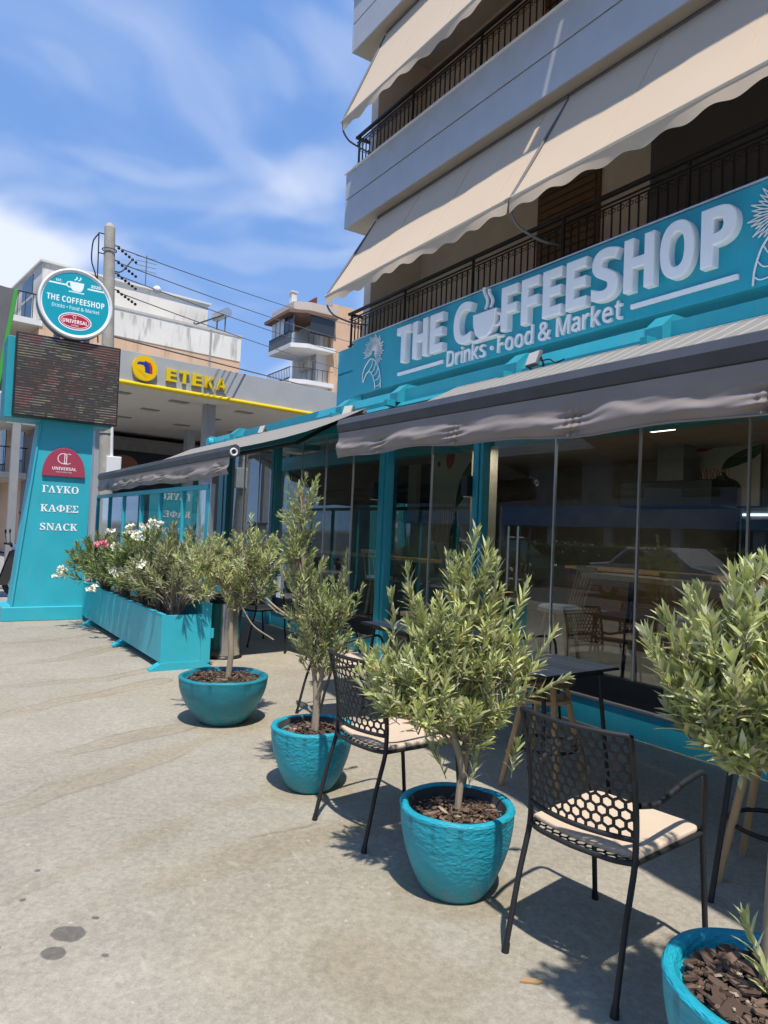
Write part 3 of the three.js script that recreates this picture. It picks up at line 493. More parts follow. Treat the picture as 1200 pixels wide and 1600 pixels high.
// ---------- pots with olive trees ----------
const potTex = rough => tex(512, grey((u, v) => rough ? 0.7 * fbm(u * 100, v * 62, 3, 0) + 0.3 * sm(0.40, 0.66, fbm(u * 46 + 2 * fbm(u * 12, v * 12, 2, 0), v * 50, 2, 0)) : fbm(u * 14, v * 14, 4, 14)), { data: true });
const potCol = dark => tex(512, (u, v) => { const a = 1 + 0.25 * (fbm(u * 10, v * 10, 5, 10) - 0.5) * 2, w = 0.25 * sm(0.62, 0.85, fbm(u * 30, v * 5, 4, 0)), dr = sm(0.66, 0.78, vn(u * 38, 3.5)) * sm(0.25 + 0.3 * vn(u * 38, 9.5), 0.66, v) * sm(0.69, 0.66, v), du = 0.5 * sm(0.30, 0.05, v + 0.2 * (fbm(u * 20, v * 14, 4, 0) - 0.5)) * sm(0.4, 0.6, fbm(u * 40, v * 30, 3, 0)), c = dark ? [0.010, 0.215, 0.275] : [0.012, 0.34, 0.44]; const q = 1 - 0.38 * dr; return [mix(mix(c[0] * a, 0.12, w * 0.5) * q, 0.22, du), mix(mix(c[1] * a, 0.42, w * 0.4) * q, 0.20, du), mix(mix(c[2] * a, 0.47, w * 0.4) * q, 0.16, du)]; });
const potRough = M(potCol(false), 0.55, { bumpMap: potTex(true), bumpScale: 0.0048 }), potSmooth = M(potCol(true), 0.5, { bumpMap: potTex(false), bumpScale: 0.003 });
potRough.map.repeat.set(1, 1);
const liner = M(tint([0.07, 0.068, 0.068], 0.3), 0.9), soil = M(tint([0.06, 0.042, 0.03], 0.4, 8), 1);
const chipMat = M([1, 1, 1], 0.95, { vertexColors: true, bumpMap: rep(N_SOFT, 20), bumpScale: 0.002 });
function chips(R, y, n, size) {
  const l = [];
  for (let i = 0; i < n; i++) {
    const a = rr(0, 6.283), d = R * Math.sqrt(rnd()) * 0.97, L = size * (rr(0.35, 1.2) + (rnd() < 0.15 ? 0.9 : 0)), g = new THREE.BoxGeometry(L, size * rr(0.14, 0.3), L * rr(0.25, 0.6), 2, 1, 1), p = g.attributes.position;
    for (let q = 0; q < p.count; q++) { const e = Math.abs(p.getX(q)) > L * 0.4 ? rr(0.5, 0.9) : rr(0.9, 1.2); p.setXYZ(q, p.getX(q) + 0.12 * L * (hsh(i * 3 + 1, Math.round(p.getX(q) * 900) + Math.round(p.getZ(q) * 700)) - 0.5), p.getY(q) * e, p.getZ(q) * e); }
    g.rotateX(rr(-0.5, 0.5)); g.rotateZ(rr(-0.45, 0.45)); g.rotateY(rr(0, 6.28)); g.translate(d * Math.cos(a), y + rr(-0.004, 0.02) + 0.015 * (1 - d / R), d * Math.sin(a));
    const f = fin(g); f.computeVertexNormals(); const k = rr(0.6, 1.35), pale = rnd() < 0.03, c = pale ? [0.42, 0.34, 0.24] : rnd() < 0.35 ? [0.19 * k, 0.125 * k, 0.085 * k] : [0.115 * k, 0.072 * k, 0.050 * k], col = new Float32Array(f.attributes.position.count * 3); for (let q = 0; q < col.length; q += 3) { col[q] = c[0]; col[q + 1] = c[1]; col[q + 2] = c[2]; } f.setAttribute('color', new THREE.BufferAttribute(col, 3)); l.push(f);
  }
  return mergeGeometries(l);
}
// leaves: folded blade, midrib low, pointed
const LV = { pos: [], col: [], idx: [] };
function leaf(o, p, dir, side, len, wid, c, curl = 0.15) {
  const nx = dir.y * side.z - dir.z * side.y, ny = dir.z * side.x - dir.x * side.z, nz = dir.x * side.y - dir.y * side.x;   // blade normal
  const b = o.pos.length / 3, put = (a, s, h) => o.pos.push(p.x + dir.x * a * len + side.x * s * wid + nx * h * len, p.y + dir.y * a * len + side.y * s * wid + ny * h * len, p.z + dir.z * a * len + side.z * s * wid + nz * h * len);
  put(0, 0, 0); put(0.30, -0.5, 0.02 + 0.03); put(0.32, 0, 0.0); put(0.30, 0.5, 0.02 + 0.03); put(0.68, -0.40, -curl * 0.3 + 0.03); put(0.70, 0, -curl * 0.3); put(0.68, 0.40, -curl * 0.3 + 0.03); put(1, 0, -curl);
  for (let i = 0; i < 8; i++) o.col.push(c[0], c[1], c[2]);
  for (const t of [[0, 2, 1], [0, 3, 2], [1, 2, 5], [1, 5, 4], [2, 3, 6], [2, 6, 5], [4, 5, 7], [5, 6, 7]]) o.idx.push(b + t[0], b + t[1], b + t[2]);
}
function rndDir(d, k) { return V(d.x + rr(-k, k), d.y + rr(-k, k), d.z + rr(-k, k)).normalize(); }
function perp(d) { const a = Math.abs(d.y) < 0.9 ? V(0, 1, 0) : V(1, 0, 0); return a.cross(d).normalize(); }
function twig(o, stems, p, d, len, leafLen, leafWid, gap, pal, spread = 0.75, whorl = 2) {
  let q = p.clone(), dir = d.clone(); const n = Math.max(3, Math.round(len / gap)), pts = [q.clone()]; let roll = rr(0, 6.28);
  const tone = rr(0.8, 1.2);
  for (let i = 0; i < n; i++) {
    dir = rndDir(dir, 0.07); dir.y += 0.02; dir.normalize(); q = q.clone().addScaledVector(dir, gap); pts.push(q);
    const u = perp(dir), w = dir.clone().cross(u); roll += Math.PI / 2 + rr(-0.35, 0.35); const tip = i / n;
    for (let k = 0; k < whorl; k++) {
      if (rnd() < 0.06) continue; const a = roll + k * 2 * Math.PI / whorl + rr(-0.3, 0.3), out = u.clone().multiplyScalar(Math.cos(a)).addScaledVector(w, Math.sin(a));
      const sp = spread * mix(1.15, 0.5, tip) * rr(0.75, 1.25), ld = dir.clone().multiplyScalar(Math.cos(sp)).addScaledVector(out, Math.sin(sp)); ld.normalize(); const sd = ld.clone().cross(out).normalize(); const tl = rr(-0.4, 0.4), s2 = sd.clone().applyAxisAngle(ld, tl);
      const c = pal(tip), kk = tone * rr(0.85, 1.15); leaf(o, q, ld, s2, leafLen * rr(0.7, 1.15) * (tip > 0.85 ? 0.75 : 1), leafWid * rr(0.8, 1.2), [c[0] * kk, c[1] * kk, c[2] * kk], rr(-0.02, 0.22));
    }
  }
  for (let k = 0; k < 3; k++) { const ld = rndDir(dir, 0.3), c = pal(1); leaf(o, q, ld, perp(ld).applyAxisAngle(ld, rr(0, 3)), leafLen * 0.7, leafWid * 0.8, c, 0.05); }
  stems.push(new THREE.TubeGeometry(new THREE.CatmullRomCurve3(pts), Math.min(6, n), 0.0022, 3));
}
const leafMat = P([1, 1, 1], 0.72, { vertexColors: true, side: THREE.DoubleSide, transmission: 0.36, thickness: 0, ior: 1.4 });
const twigMat = M([0.20, 0.17, 0.12], 0.9);
function leafGeo(o) { const g = new THREE.BufferGeometry(); g.setAttribute('position', new THREE.Float32BufferAttribute(o.pos, 3)); g.setAttribute('color', new THREE.Float32BufferAttribute(o.col, 3)); g.setIndex(o.idx); g.computeVertexNormals(); g.setAttribute('uv', new THREE.Float32BufferAttribute(new Float32Array(o.pos.length / 3 * 2), 2)); return g; }
function addLeaves(t, name, o) { const m = new THREE.Mesh(leafGeo(o), leafMat); m.name = name; m.userData.kind = 'stuff'; m.castShadow = m.receiveShadow = true; t.add(m); return m; }
const olivePal = tip => rnd() < 0.015 ? [0.42, 0.27, 0.10] : rnd() < 0.25 ? [0.60, 0.62, 0.40] : rnd() < 0.5 ? [0.60, 0.64, 0.24] : [0.43, 0.47, 0.20];
const olivePalDark = tip => rnd() < 0.2 ? [0.44, 0.47, 0.28] : rnd() < 0.4 ? [0.46, 0.52, 0.18] : [0.27, 0.32, 0.13];

function pottedTree(label, pos, turn, pot, tree) {
  const t = thing('potted_olive_tree', label, 'potted tree', pos, turn, 'olive trees in teal pots'), { R, rb, h, mat, soilY } = pot;
  const pr = [[0.0001, 0], [rb * 0.94, 0], [rb, 0.012]]; for (let i = 1; i <= 12; i++) { const k = i / 12; pr.push([mix(rb, R, Math.pow(Math.sin(k * Math.PI / 2), pot.pow || 0.85)), mix(0.012, h - 0.02, k)]); }
  pr.push([R + 0.004, h - 0.012], [R, h - 0.003], [R - 0.008, h], [R - 0.022, h], [R - 0.032, h - 0.006], [R - 0.036, h - 0.03], [R - 0.05, soilY - 0.01], [0.0001, soilY - 0.012]);
  const pg = lathe(pr, 64), q = pg.attributes.position; for (let i = 0; i < q.count; i++) { const x = q.getX(i), y = q.getY(i), z = q.getZ(i), rad = Math.hypot(x, z); if (rad < rb * 0.9) continue; const a = Math.atan2(z, x), n = 1 + 0.007 * Math.sin(a * 2 + 1 + pos[0]) + 0.006 * Math.sin(a * 3 + y * 9 + pos[0] * 3); q.setXYZ(i, x * n, y + 0.002 * Math.sin(a * 5 + pos[0]) * (y > h * 0.8 ? 1 : 0), z * n); } pg.computeVertexNormals();
  const pm = part(t, 'pot', pg, mat, { keep: true }); if (!(R > 0.3)) pm.rotation.y = 0;
  if (pot.liner) part(t, 'liner', [new THREE.CylinderGeometry(R - 0.037, R - 0.049, h - soilY + 0.01, 48, 1, true).translate(0, (h - 0.012 + soilY) / 2 - 0.005, 0)], M([0.07, 0.068, 0.068], 0.9, { side: THREE.DoubleSide }));
  part(t, 'soil', [new THREE.CylinderGeometry(R - 0.052, R - 0.052, 0.01, 40).translate(0, soilY - 0.004, 0)], soil);
  part(t, 'bark_mulch', chips(R - 0.055, soilY + 0.004, pot.chips, pot.chip || 0.028), chipMat, { keep: true, kind: 'stuff' });
  if (pot.chipMark) part(pm, 'worn_patch', [bx(0.05, 0.045, 0.006, 0, 0, 0, 0.003, 0.1, pot.chipMark, 0.2).translate(Math.sin(pot.chipMark) * (R + 0.002), h - 0.035, Math.cos(pot.chipMark) * (R + 0.002))], M([0.60, 0.50, 0.40], 0.95));
  // trunk
  for (const tr of tree.trunks) part(t, 'trunk', [tube(tr.map(p => V(p[0], p[1], p[2])), tree.r, tr.length * 6, 9)], mt.bark);
  const o = { pos: [], col: [], idx: [] }, stems = [], br = [];
  for (const b of tree.blobs) {
    const [cx, cyy, cz, rx, ry, rz, n, up = 0.75, from] = b, c = V(cx, cyy, cz), root = from ? V(...from) : V(tree.top[0], Math.min(tree.top[1], cyy - ry * 0.6), tree.top[2]);
    br.push(tube([root, root.clone().lerp(c, 0.5).add(V(rr(-0.03, 0.03), 0.02, rr(-0.03, 0.03))), c, V(cx + rr(-0.02, 0.02), cyy + ry * 0.6, cz + rr(-0.02, 0.02))], tree.r * 0.42, 14, 6));
    for (let i = 0; i < n; i++) {
      const a = rr(0, 6.283), e = Math.asin(rr(-0.9, 1)), s = Math.pow(rnd(), 0.45), d = V(Math.cos(e) * Math.cos(a), Math.sin(e), Math.cos(e) * Math.sin(a));
      const p = V(cx + d.x * rx * s, cyy + d.y * ry * s, cz + d.z * rz * s), dir = V(d.x * 0.75, d.y * 0.45 + up, d.z * 0.75); const L = rr(0.6, 1.3) * tree.twig; p.addScaledVector(dir.clone().normalize(), -L * 0.45);
      const near = c.clone().lerp(V(cx, cyy + ry * 0.5, cz), rnd()).lerp(root, 0.25 * rnd()); if (rnd() < 0.55) br.push(tube([near, near.clone().lerp(p, 0.5).add(V(rr(-0.015, 0.015), -0.01, rr(-0.015, 0.015))), p], 0.003, 6, 4));
      twig(o, stems, p, rndDir(dir.normalize(), 0.25), L, tree.leaf, tree.leaf * (tree.lw || 0.2), tree.gap, tree.pal || olivePal, tree.spread || 0.7);
    }
  }
  for (const s of tree.shoots || []) twig(o, stems, V(s[0], s[1], s[2]), V(s[3], s[4], s[5]).normalize(), s[6], tree.leaf * 1.15, tree.leaf * 0.2, tree.gap * 1.15, tree.pal || olivePal, 0.6);
  part(t, 'branches', [...br, ...stems], mt.bark);
  for (const s of tree.dead || []) part(t, 'bare_branch', [tube(s.map(p => V(...p)), 0.006, 10, 5)], mt.bark);
  addLeaves(t, 'foliage', o);
  return t;
}
pottedTree('tall narrow olive tree in a rough teal pot next to the wide smooth pot', [-3.55, 0, -1.93], 0.95, { R: 0.232, rb: 0.13, h: 0.352, mat: potRough, soilY: 0.305, chips: 190, liner: true }, {
  trunks: [[[0.0, 0.29, 0], [0.01, 0.45, 0.005], [0.0, 0.6, 0], [-0.05, 0.9, 0], [-0.10, 1.3, 0]], [[0.02, 0.29, 0.01], [0.025, 0.5, 0], [0.05, 0.75, 0]]], r: 0.014, top: [0, 0.62, 0], twig: 0.12, leaf: 0.05, gap: 0.014, spread: 0.6, pal: t => rnd() < 0.45 ? olivePal(t) : olivePalDark(t),
  blobs: [[-0.12, 1.58, 0, 0.065, 0.16, 0.065, 30], [-0.13, 1.34, 0, 0.09, 0.15, 0.09, 34], [-0.10, 1.12, 0, 0.13, 0.14, 0.12, 44, 1], [0.0, 0.95, 0, 0.17, 0.16, 0.15, 58, 1], [0.10, 1.03, 0, 0.09, 0.12, 0.1, 22, 1.1], [0.02, 0.75, 0, 0.12, 0.14, 0.12, 42, 1], [0.12, 0.82, 0, 0.08, 0.11, 0.09, 16, 1]],
  shoots: [[0.12, 1.05, 0, 0.05, 1, 0, 0.28], [0.18, 0.95, 0, 0.4, 1, 0, 0.2], [-0.12, 1.62, 0, 0.1, 1, 0, 0.13], [0.2, 0.62, 0, 0.8, 0.8, 0, 0.2]], dead: [[[-0.12, 0.92, 0], [-0.24, 1.0, 0], [-0.30, 1.05, 0]]] });
pottedTree('bushy olive tree in a rough teal pot between two honeycomb chairs', [-2.26, 0, -1.92], 0.986, { R: 0.236, rb: 0.135, h: 0.352, mat: potRough, soilY: 0.30, chips: 380, chip: 0.026, liner: true }, {
  trunks: [[[0.0, 0.28, 0], [0.01, 0.42, 0.0], [0.03, 0.56, 0], [0.02, 0.8, 0], [0.02, 1.15, 0]], [[0.02, 0.46, 0.01], [-0.0, 0.55, 0.02], [-0.05, 0.70, 0.02], [-0.12, 0.9, 0.03]]], r: 0.015, top: [0.02, 0.55, 0], twig: 0.15, leaf: 0.068, gap: 0.0165, spread: 0.72, lw: 0.2,
  blobs: [[0.02, 1.2, 0, 0.07, 0.14, 0.07, 20, 1.2], [-0.12, 1.05, 0.04, 0.11, 0.11, 0.1, 26, 1.1], [0.09, 1.04, 0, 0.11, 0.11, 0.1, 26, 1.1], [-0.02, 0.92, 0.04, 0.17, 0.1, 0.15, 42, 1], [-0.24, 0.86, 0, 0.14, 0.09, 0.12, 32, 1], [0.15, 0.88, 0, 0.12, 0.09, 0.12, 26, 1], [-0.15, 0.75, 0.05, 0.2, 0.09, 0.15, 50, 0.7], [-0.28, 0.77, 0, 0.1, 0.08, 0.1, 20, 0.6], [0.10, 0.76, 0, 0.13, 0.08, 0.13, 28, 0.7], [-0.02, 0.63, 0, 0.11, 0.07, 0.1, 18]],
  shoots: [[0.02, 1.2, 0, 0, 1, 0, 0.26], [0.07, 1.16, 0.03, 0.12, 1, 0, 0.25], [-0.05, 1.14, 0.02, -0.1, 1, 0, 0.2], [0.12, 1.1, 0, 0.1, 1, 0, 0.22], [-0.2, 1.06, 0, -0.15, 1, 0, 0.24], [0.2, 0.98, 0, 0.1, 1, 0, 0.28], [-0.29, 0.98, 0, -0.1, 1, 0, 0.2], [0.26, 0.88, 0, 0.5, 0.8, 0, 0.2], [0.22, 0.76, 0, 0.9, 0.6, 0, 0.22], [0.22, 0.46, 0, 0.15, 1, 0, 0.13], [-0.33, 0.82, 0, -0.6, 0.9, 0, 0.18], [-0.25, 0.7, 0.05, -0.9, 0.5, 0, 0.2], [0.04, 0.42, 0.02, 0.3, 1, 0, 0.14], [-0.05, 0.45, 0.02, -0.4, 1, 0.1, 0.13]] });
pottedTree('olive tree on a pale trunk in a teal pot with chipped rim', [-0.93, 0, -1.85], 1.02, { R: 0.262, rb: 0.15, h: 0.36, mat: potRough, soilY: 0.325, chips: 620, chip: 0.034, chipMark: -0.55 }, {
  trunks: [[[-0.01, 0.30, -0.02], [0.0, 0.5, -0.02], [0.0, 0.75, 0], [0.01, 1.0, 0], [0.03, 1.3, 0]]], r: 0.02, top: [0, 0.9, 0], twig: 0.14, leaf: 0.066, gap: 0.0155, lw: 0.22,
  blobs: [[-0.13, 1.16, 0, 0.15, 0.16, 0.16, 46, 1.1], [-0.05, 1.06, 0.05, 0.2, 0.12, 0.18, 52, 1], [-0.19, 1.05, 0, 0.1, 0.1, 0.12, 24, 1], [0.12, 1.25, 0, 0.2, 0.18, 0.2, 54, 1.1], [0.09, 1.33, 0, 0.08, 0.08, 0.11, 14, 1.2], [-0.1, 0.94, 0, 0.14, 0.05, 0.12, 18], [0.16, 1.0, 0, 0.18, 0.14, 0.15, 36]],
  shoots: [[0.04, 1.28, 0, 0.0, 1, 0, 0.17], [0.12, 1.32, 0, 0.2, 1, 0, 0.17], [-0.22, 1.1, 0, -0.4, 1, 0, 0.18], [-0.12, 1.2, 0, -0.1, 1, 0, 0.18], [-0.28, 1.08, 0, -0.5, 0.9, 0, 0.15], [0.2, 1.38, 0, 0.1, 1, 0, 0.2], [-0.02, 0.33, 0.04, -0.35, 1, 0, 0.19], [0.03, 0.33, 0.03, 0.2, 1, 0, 0.12]] });
pottedTree('round headed olive tree in a wide smooth teal pot by the steel bin', [-5.04, 0, -1.97], 0.95, { R: 0.322, rb: 0.17, h: 0.345, mat: potSmooth, soilY: 0.315, chips: 300, chip: 0.03, pow: 0.9 }, {
  trunks: [[[0.03, 0.30, 0], [0.045, 0.5, 0], [0.03, 0.7, 0], [0.02, 0.95, 0], [0.0, 1.15, 0]]], r: 0.022, top: [0.03, 0.8, 0], twig: 0.12, leaf: 0.052, gap: 0.014, lw: 0.22,
  blobs: [[-0.20, 1.20, 0, 0.18, 0.17, 0.2, 60], [0.1, 1.22, 0, 0.22, 0.18, 0.2, 76], [0.28, 1.2, 0, 0.11, 0.16, 0.14, 34], [-0.05, 1.05, 0, 0.25, 0.15, 0.2, 64], [0.2, 1.0, 0, 0.15, 0.11, 0.14, 32], [0.08, 0.88, 0, 0.12, 0.07, 0.1, 16]],
  shoots: [[0.15, 1.35, 0, 0.05, 1, 0, 0.18], [0.3, 1.25, 0, 0.2, 1, 0, 0.16]], dead: [[[0.08, 0.9, 0], [0.2, 0.72, 0], [0.36, 0.62, 0]], [[0.15, 0.95, 0], [0.28, 0.90, 0], [0.38, 0.82, 0.0]]] });

// ---------- planter with glass wind screen ----------
{
  const t = thing('planter_windscreen', 'long teal metal planter box carrying a framed glass wind screen', 'planter');
  const z0 = -2.07, z1 = -2.50, xs = [-7.0, -8.35, -9.7, -10.95];
  for (let i = 0; i < 3; i++) part(t, 'front_panel', [box2(xs[i + 1] + 0.004, xs[i] - 0.004, 0.075, 0.545, z0 - 0.012, z0, 0.004)], mt.tealLed);
  part(t, 'end_panel', [box2(-7.012, -7.0, 0.05, 0.545, z1, z0, 0.004)], mt.tealLed);
  part(t, 'end_panel', [box2(-10.96, -10.95, 0.05, 0.545, z1, z0, 0.004)], mt.tealLed);
  part(t, 'back_panel', [box2(-10.95, -7.0, 0.05, 0.66, z1 - 0.012, z1, 0.004)], mt.tealLed);
  part(t, 'end_plate', [box2(-6.998, -6.986, 0.05, 0.66, z1 - 0.07, z1 + 0.03, 0.004), box2(-6.998, -6.986, 0.30, 0.40, z1 - 0.10, z1 - 0.072, 0.003)], mt.tealLed);
  part(t, 'top_lip', [box2(-10.95, -7.0, 0.545, 0.555, z0 - 0.04, z0 + 0.004, 0.003)], mt.tealLed);
  part(t, 'floor_plate', [box2(-10.94, -7.02, 0.075, 0.09, z1, z0 - 0.02)], mt.tealLed);
  part(t, 'soil', [box2(-10.93, -7.02, 0.09, 0.47, z1 + 0.01, z0 - 0.02)], soil);
  for (const x of [-7.04, -8.6, -10.4]) part(t, 'foot', [alongX([[z0 + 0.10, 0], [z0 + 0.10, 0.012], [z0 - 0.01, 0.075], [z1, 0.075], [z1 - 0.10, 0.012], [z1 - 0.10, 0]], x - 0.06, x + 0.06)], mt.tealLed);
  const zf = -2.545, fx = [-7.16, -8.02, -8.92, -9.82, -10.8, -11.7, -12.6];
  part(t, 'top_rail', [box2(-12.6, -7.13, 1.83, 1.885, zf - 0.03, zf + 0.03, 0.005)], mt.tealLed);
  fx.forEach((x, i) => { const w = i === 0 ? 0.05 : 0.022; part(t, 'mullion', [box2(x - w, x + w, i > 4 ? 0 : 0.1, 1.83, zf - 0.03, zf + 0.025, 0.004)], mt.tealLed); if (i) part(t, 'glass_pane', [box2(x + 0.03, fx[i - 1] - 0.03, 0.66, 1.825, zf - 0.003, zf)], mt.glass); });
  part(t, 'edge_profile', [box2(-7.11, -7.075, 0.1, 1.885, zf - 0.03, zf + 0.02, 0.003)], mt.alu);
}
// oleanders
const olePal = t => rnd() < 0.25 ? [0.32, 0.37, 0.18] : rnd() < 0.3 ? [0.30, 0.38, 0.10] : [0.18, 0.24, 0.08];
const olePale = t => rnd() < 0.45 ? [0.44, 0.45, 0.26] : rnd() < 0.3 ? [0.40, 0.43, 0.15] : [0.26, 0.29, 0.12];
const petal = M([0.80, 0.78, 0.62], 0.7, { side: THREE.DoubleSide }), petalPink = M([0.75, 0.22, 0.30], 0.7, { side: THREE.DoubleSide });
function flowers(c, n, R) { const l = []; for (let i = 0; i < n; i++) { const p = V(c[0] + rr(-R, R), c[1] + rr(-R * 0.7, R * 0.7), c[2] + rr(-R, R)), q = new THREE.Quaternion().setFromEuler(new THREE.Euler(rr(-1, 1), rr(0, 6), rr(-1, 1))); for (let k = 0; k < 5; k++) { const g = new THREE.CircleGeometry(0.017, 6, 0, 6.283).scale(0.75, 1, 1).translate(0, 0.019, 0).rotateX(-0.5 + rr(-0.2, 0.2)).rotateZ(k * 1.2566); g.applyQuaternion(q); l.push(g.translate(p.x, p.y, p.z)); } } return l; }
function oleander(label, x, z, H, rx, n, pal, fl, lean = 0) {
  const t = thing('oleander_shrub', label, 'shrub', [x, 0.46, z], 0, 'oleanders in the teal planter'), o = { pos: [], col: [], idx: [] }, stems = [];
  for (let i = 0; i < n; i++) {
    const a = rr(0, 6.283), k = Math.sqrt(rnd()), tx = rx * k * Math.cos(a) + lean * 0.15, tz = 0.34 * k * Math.sin(a) + lean * 0.2, ty = H * (1 - 0.55 * k * k) * rr(0.55, 1.02), b = V(rr(-0.06, 0.06), 0.0, rr(-0.05, 0.05)), e = V(tx, Math.max(0.1, ty), tz);
    const m = b.clone().lerp(e, 0.5).add(V(-tx * 0.15, 0.04, -tz * 0.15)); stems.push(tube([b, m, e], 0.005, 8, 4)); const d = e.clone().sub(m).normalize(); const L = rr(0.16, 0.30); twig(o, stems, e.clone().addScaledVector(d, -L * 0.7), d, L, 0.115, 0.0185, 0.028, pal, 0.75, 3);
  }
  part(t, 'stems', stems, mt.bark); addLeaves(t, 'foliage', o);
  for (const f of fl) part(t, 'flower_cluster', flowers(f, 11, 0.055), f[3] ? petalPink : petal, { kind: 'stuff' });
  return t;
}
oleander('narrow leaved pale oleander at the open end of the planter', -7.28, -2.28, 0.92, 0.42, 62, olePale, []);
oleander('pale oleander with white flower heads in front of the glass screen', -7.75, -2.28, 0.98, 0.42, 62, olePale, [[0.0, 0.98, 0.1], [-0.1, 0.86, 0.28], [0.25, 0.55, 0.32]], 0.2);
oleander('oleander with several white flower heads in the middle of the planter', -8.4, -2.27, 0.96, 0.42, 60, olePal, [[-0.1, 0.92, 0.2], [0.2, 0.95, 0.1], [0.1, 0.42, 0.36], [-0.2, 0.7, 0.3]], 0.3);
oleander('dark green oleander with one pink flower head', -9.2, -2.25, 0.9, 0.45, 62, olePal, [[0.1, 0.72, 0.35, 1], [-0.1, 0.86, 0.2], [0.2, 0.20, 0.45]], 0.4);
oleander('dark green oleander leaning against the sign tower', -10.15, -2.22, 0.82, 0.5, 70, olePal, [[0.0, 0.25, 0.62], [0.05, 0.33, 0.6]], 0.9);

// ---------- steel bin ----------
{ const t = thing('steel_bin', 'round brushed steel litter bin behind the wide teal pot', 'litter bin', [-7.52, 0, -2.92]);
  part(t, 'body', [lathe([[0.175, 0.03], [0.182, 0.035], [0.182, 0.60], [0.176, 0.605]], 40)], M(tex(256, grey((u, v) => 0.42 + 0.25 * fbm(u * 60, v * 2, 3, 0))), 0.22, { metalness: 1 }), { keep: true });
  part(t, 'lid', [lathe([[0.0001, 0.70], [0.10, 0.695], [0.15, 0.66], [0.184, 0.62], [0.186, 0.60], [0.17, 0.60]], 36)], mt.black);
  part(t, 'base_ring', [lathe([[0.0001, 0], [0.20, 0], [0.205, 0.012], [0.19, 0.03], [0.0001, 0.031]], 36)], mt.black); }
{ const t = thing('bark_chip', 'single sliver of bark lying on the pavement near the chair legs', 'bark chip', [-1.657, 0, -1.753], 0.9); part(t, 'sliver', [prism([[-0.036, -0.008], [0.02, -0.009], [0.036, 0], [0.018, 0.009], [-0.03, 0.007]], 0.006, 0.0015).rotateX(-Math.PI / 2).translate(0, 0.0015, 0)], M([0.40, 0.25, 0.12], 0.9)); }

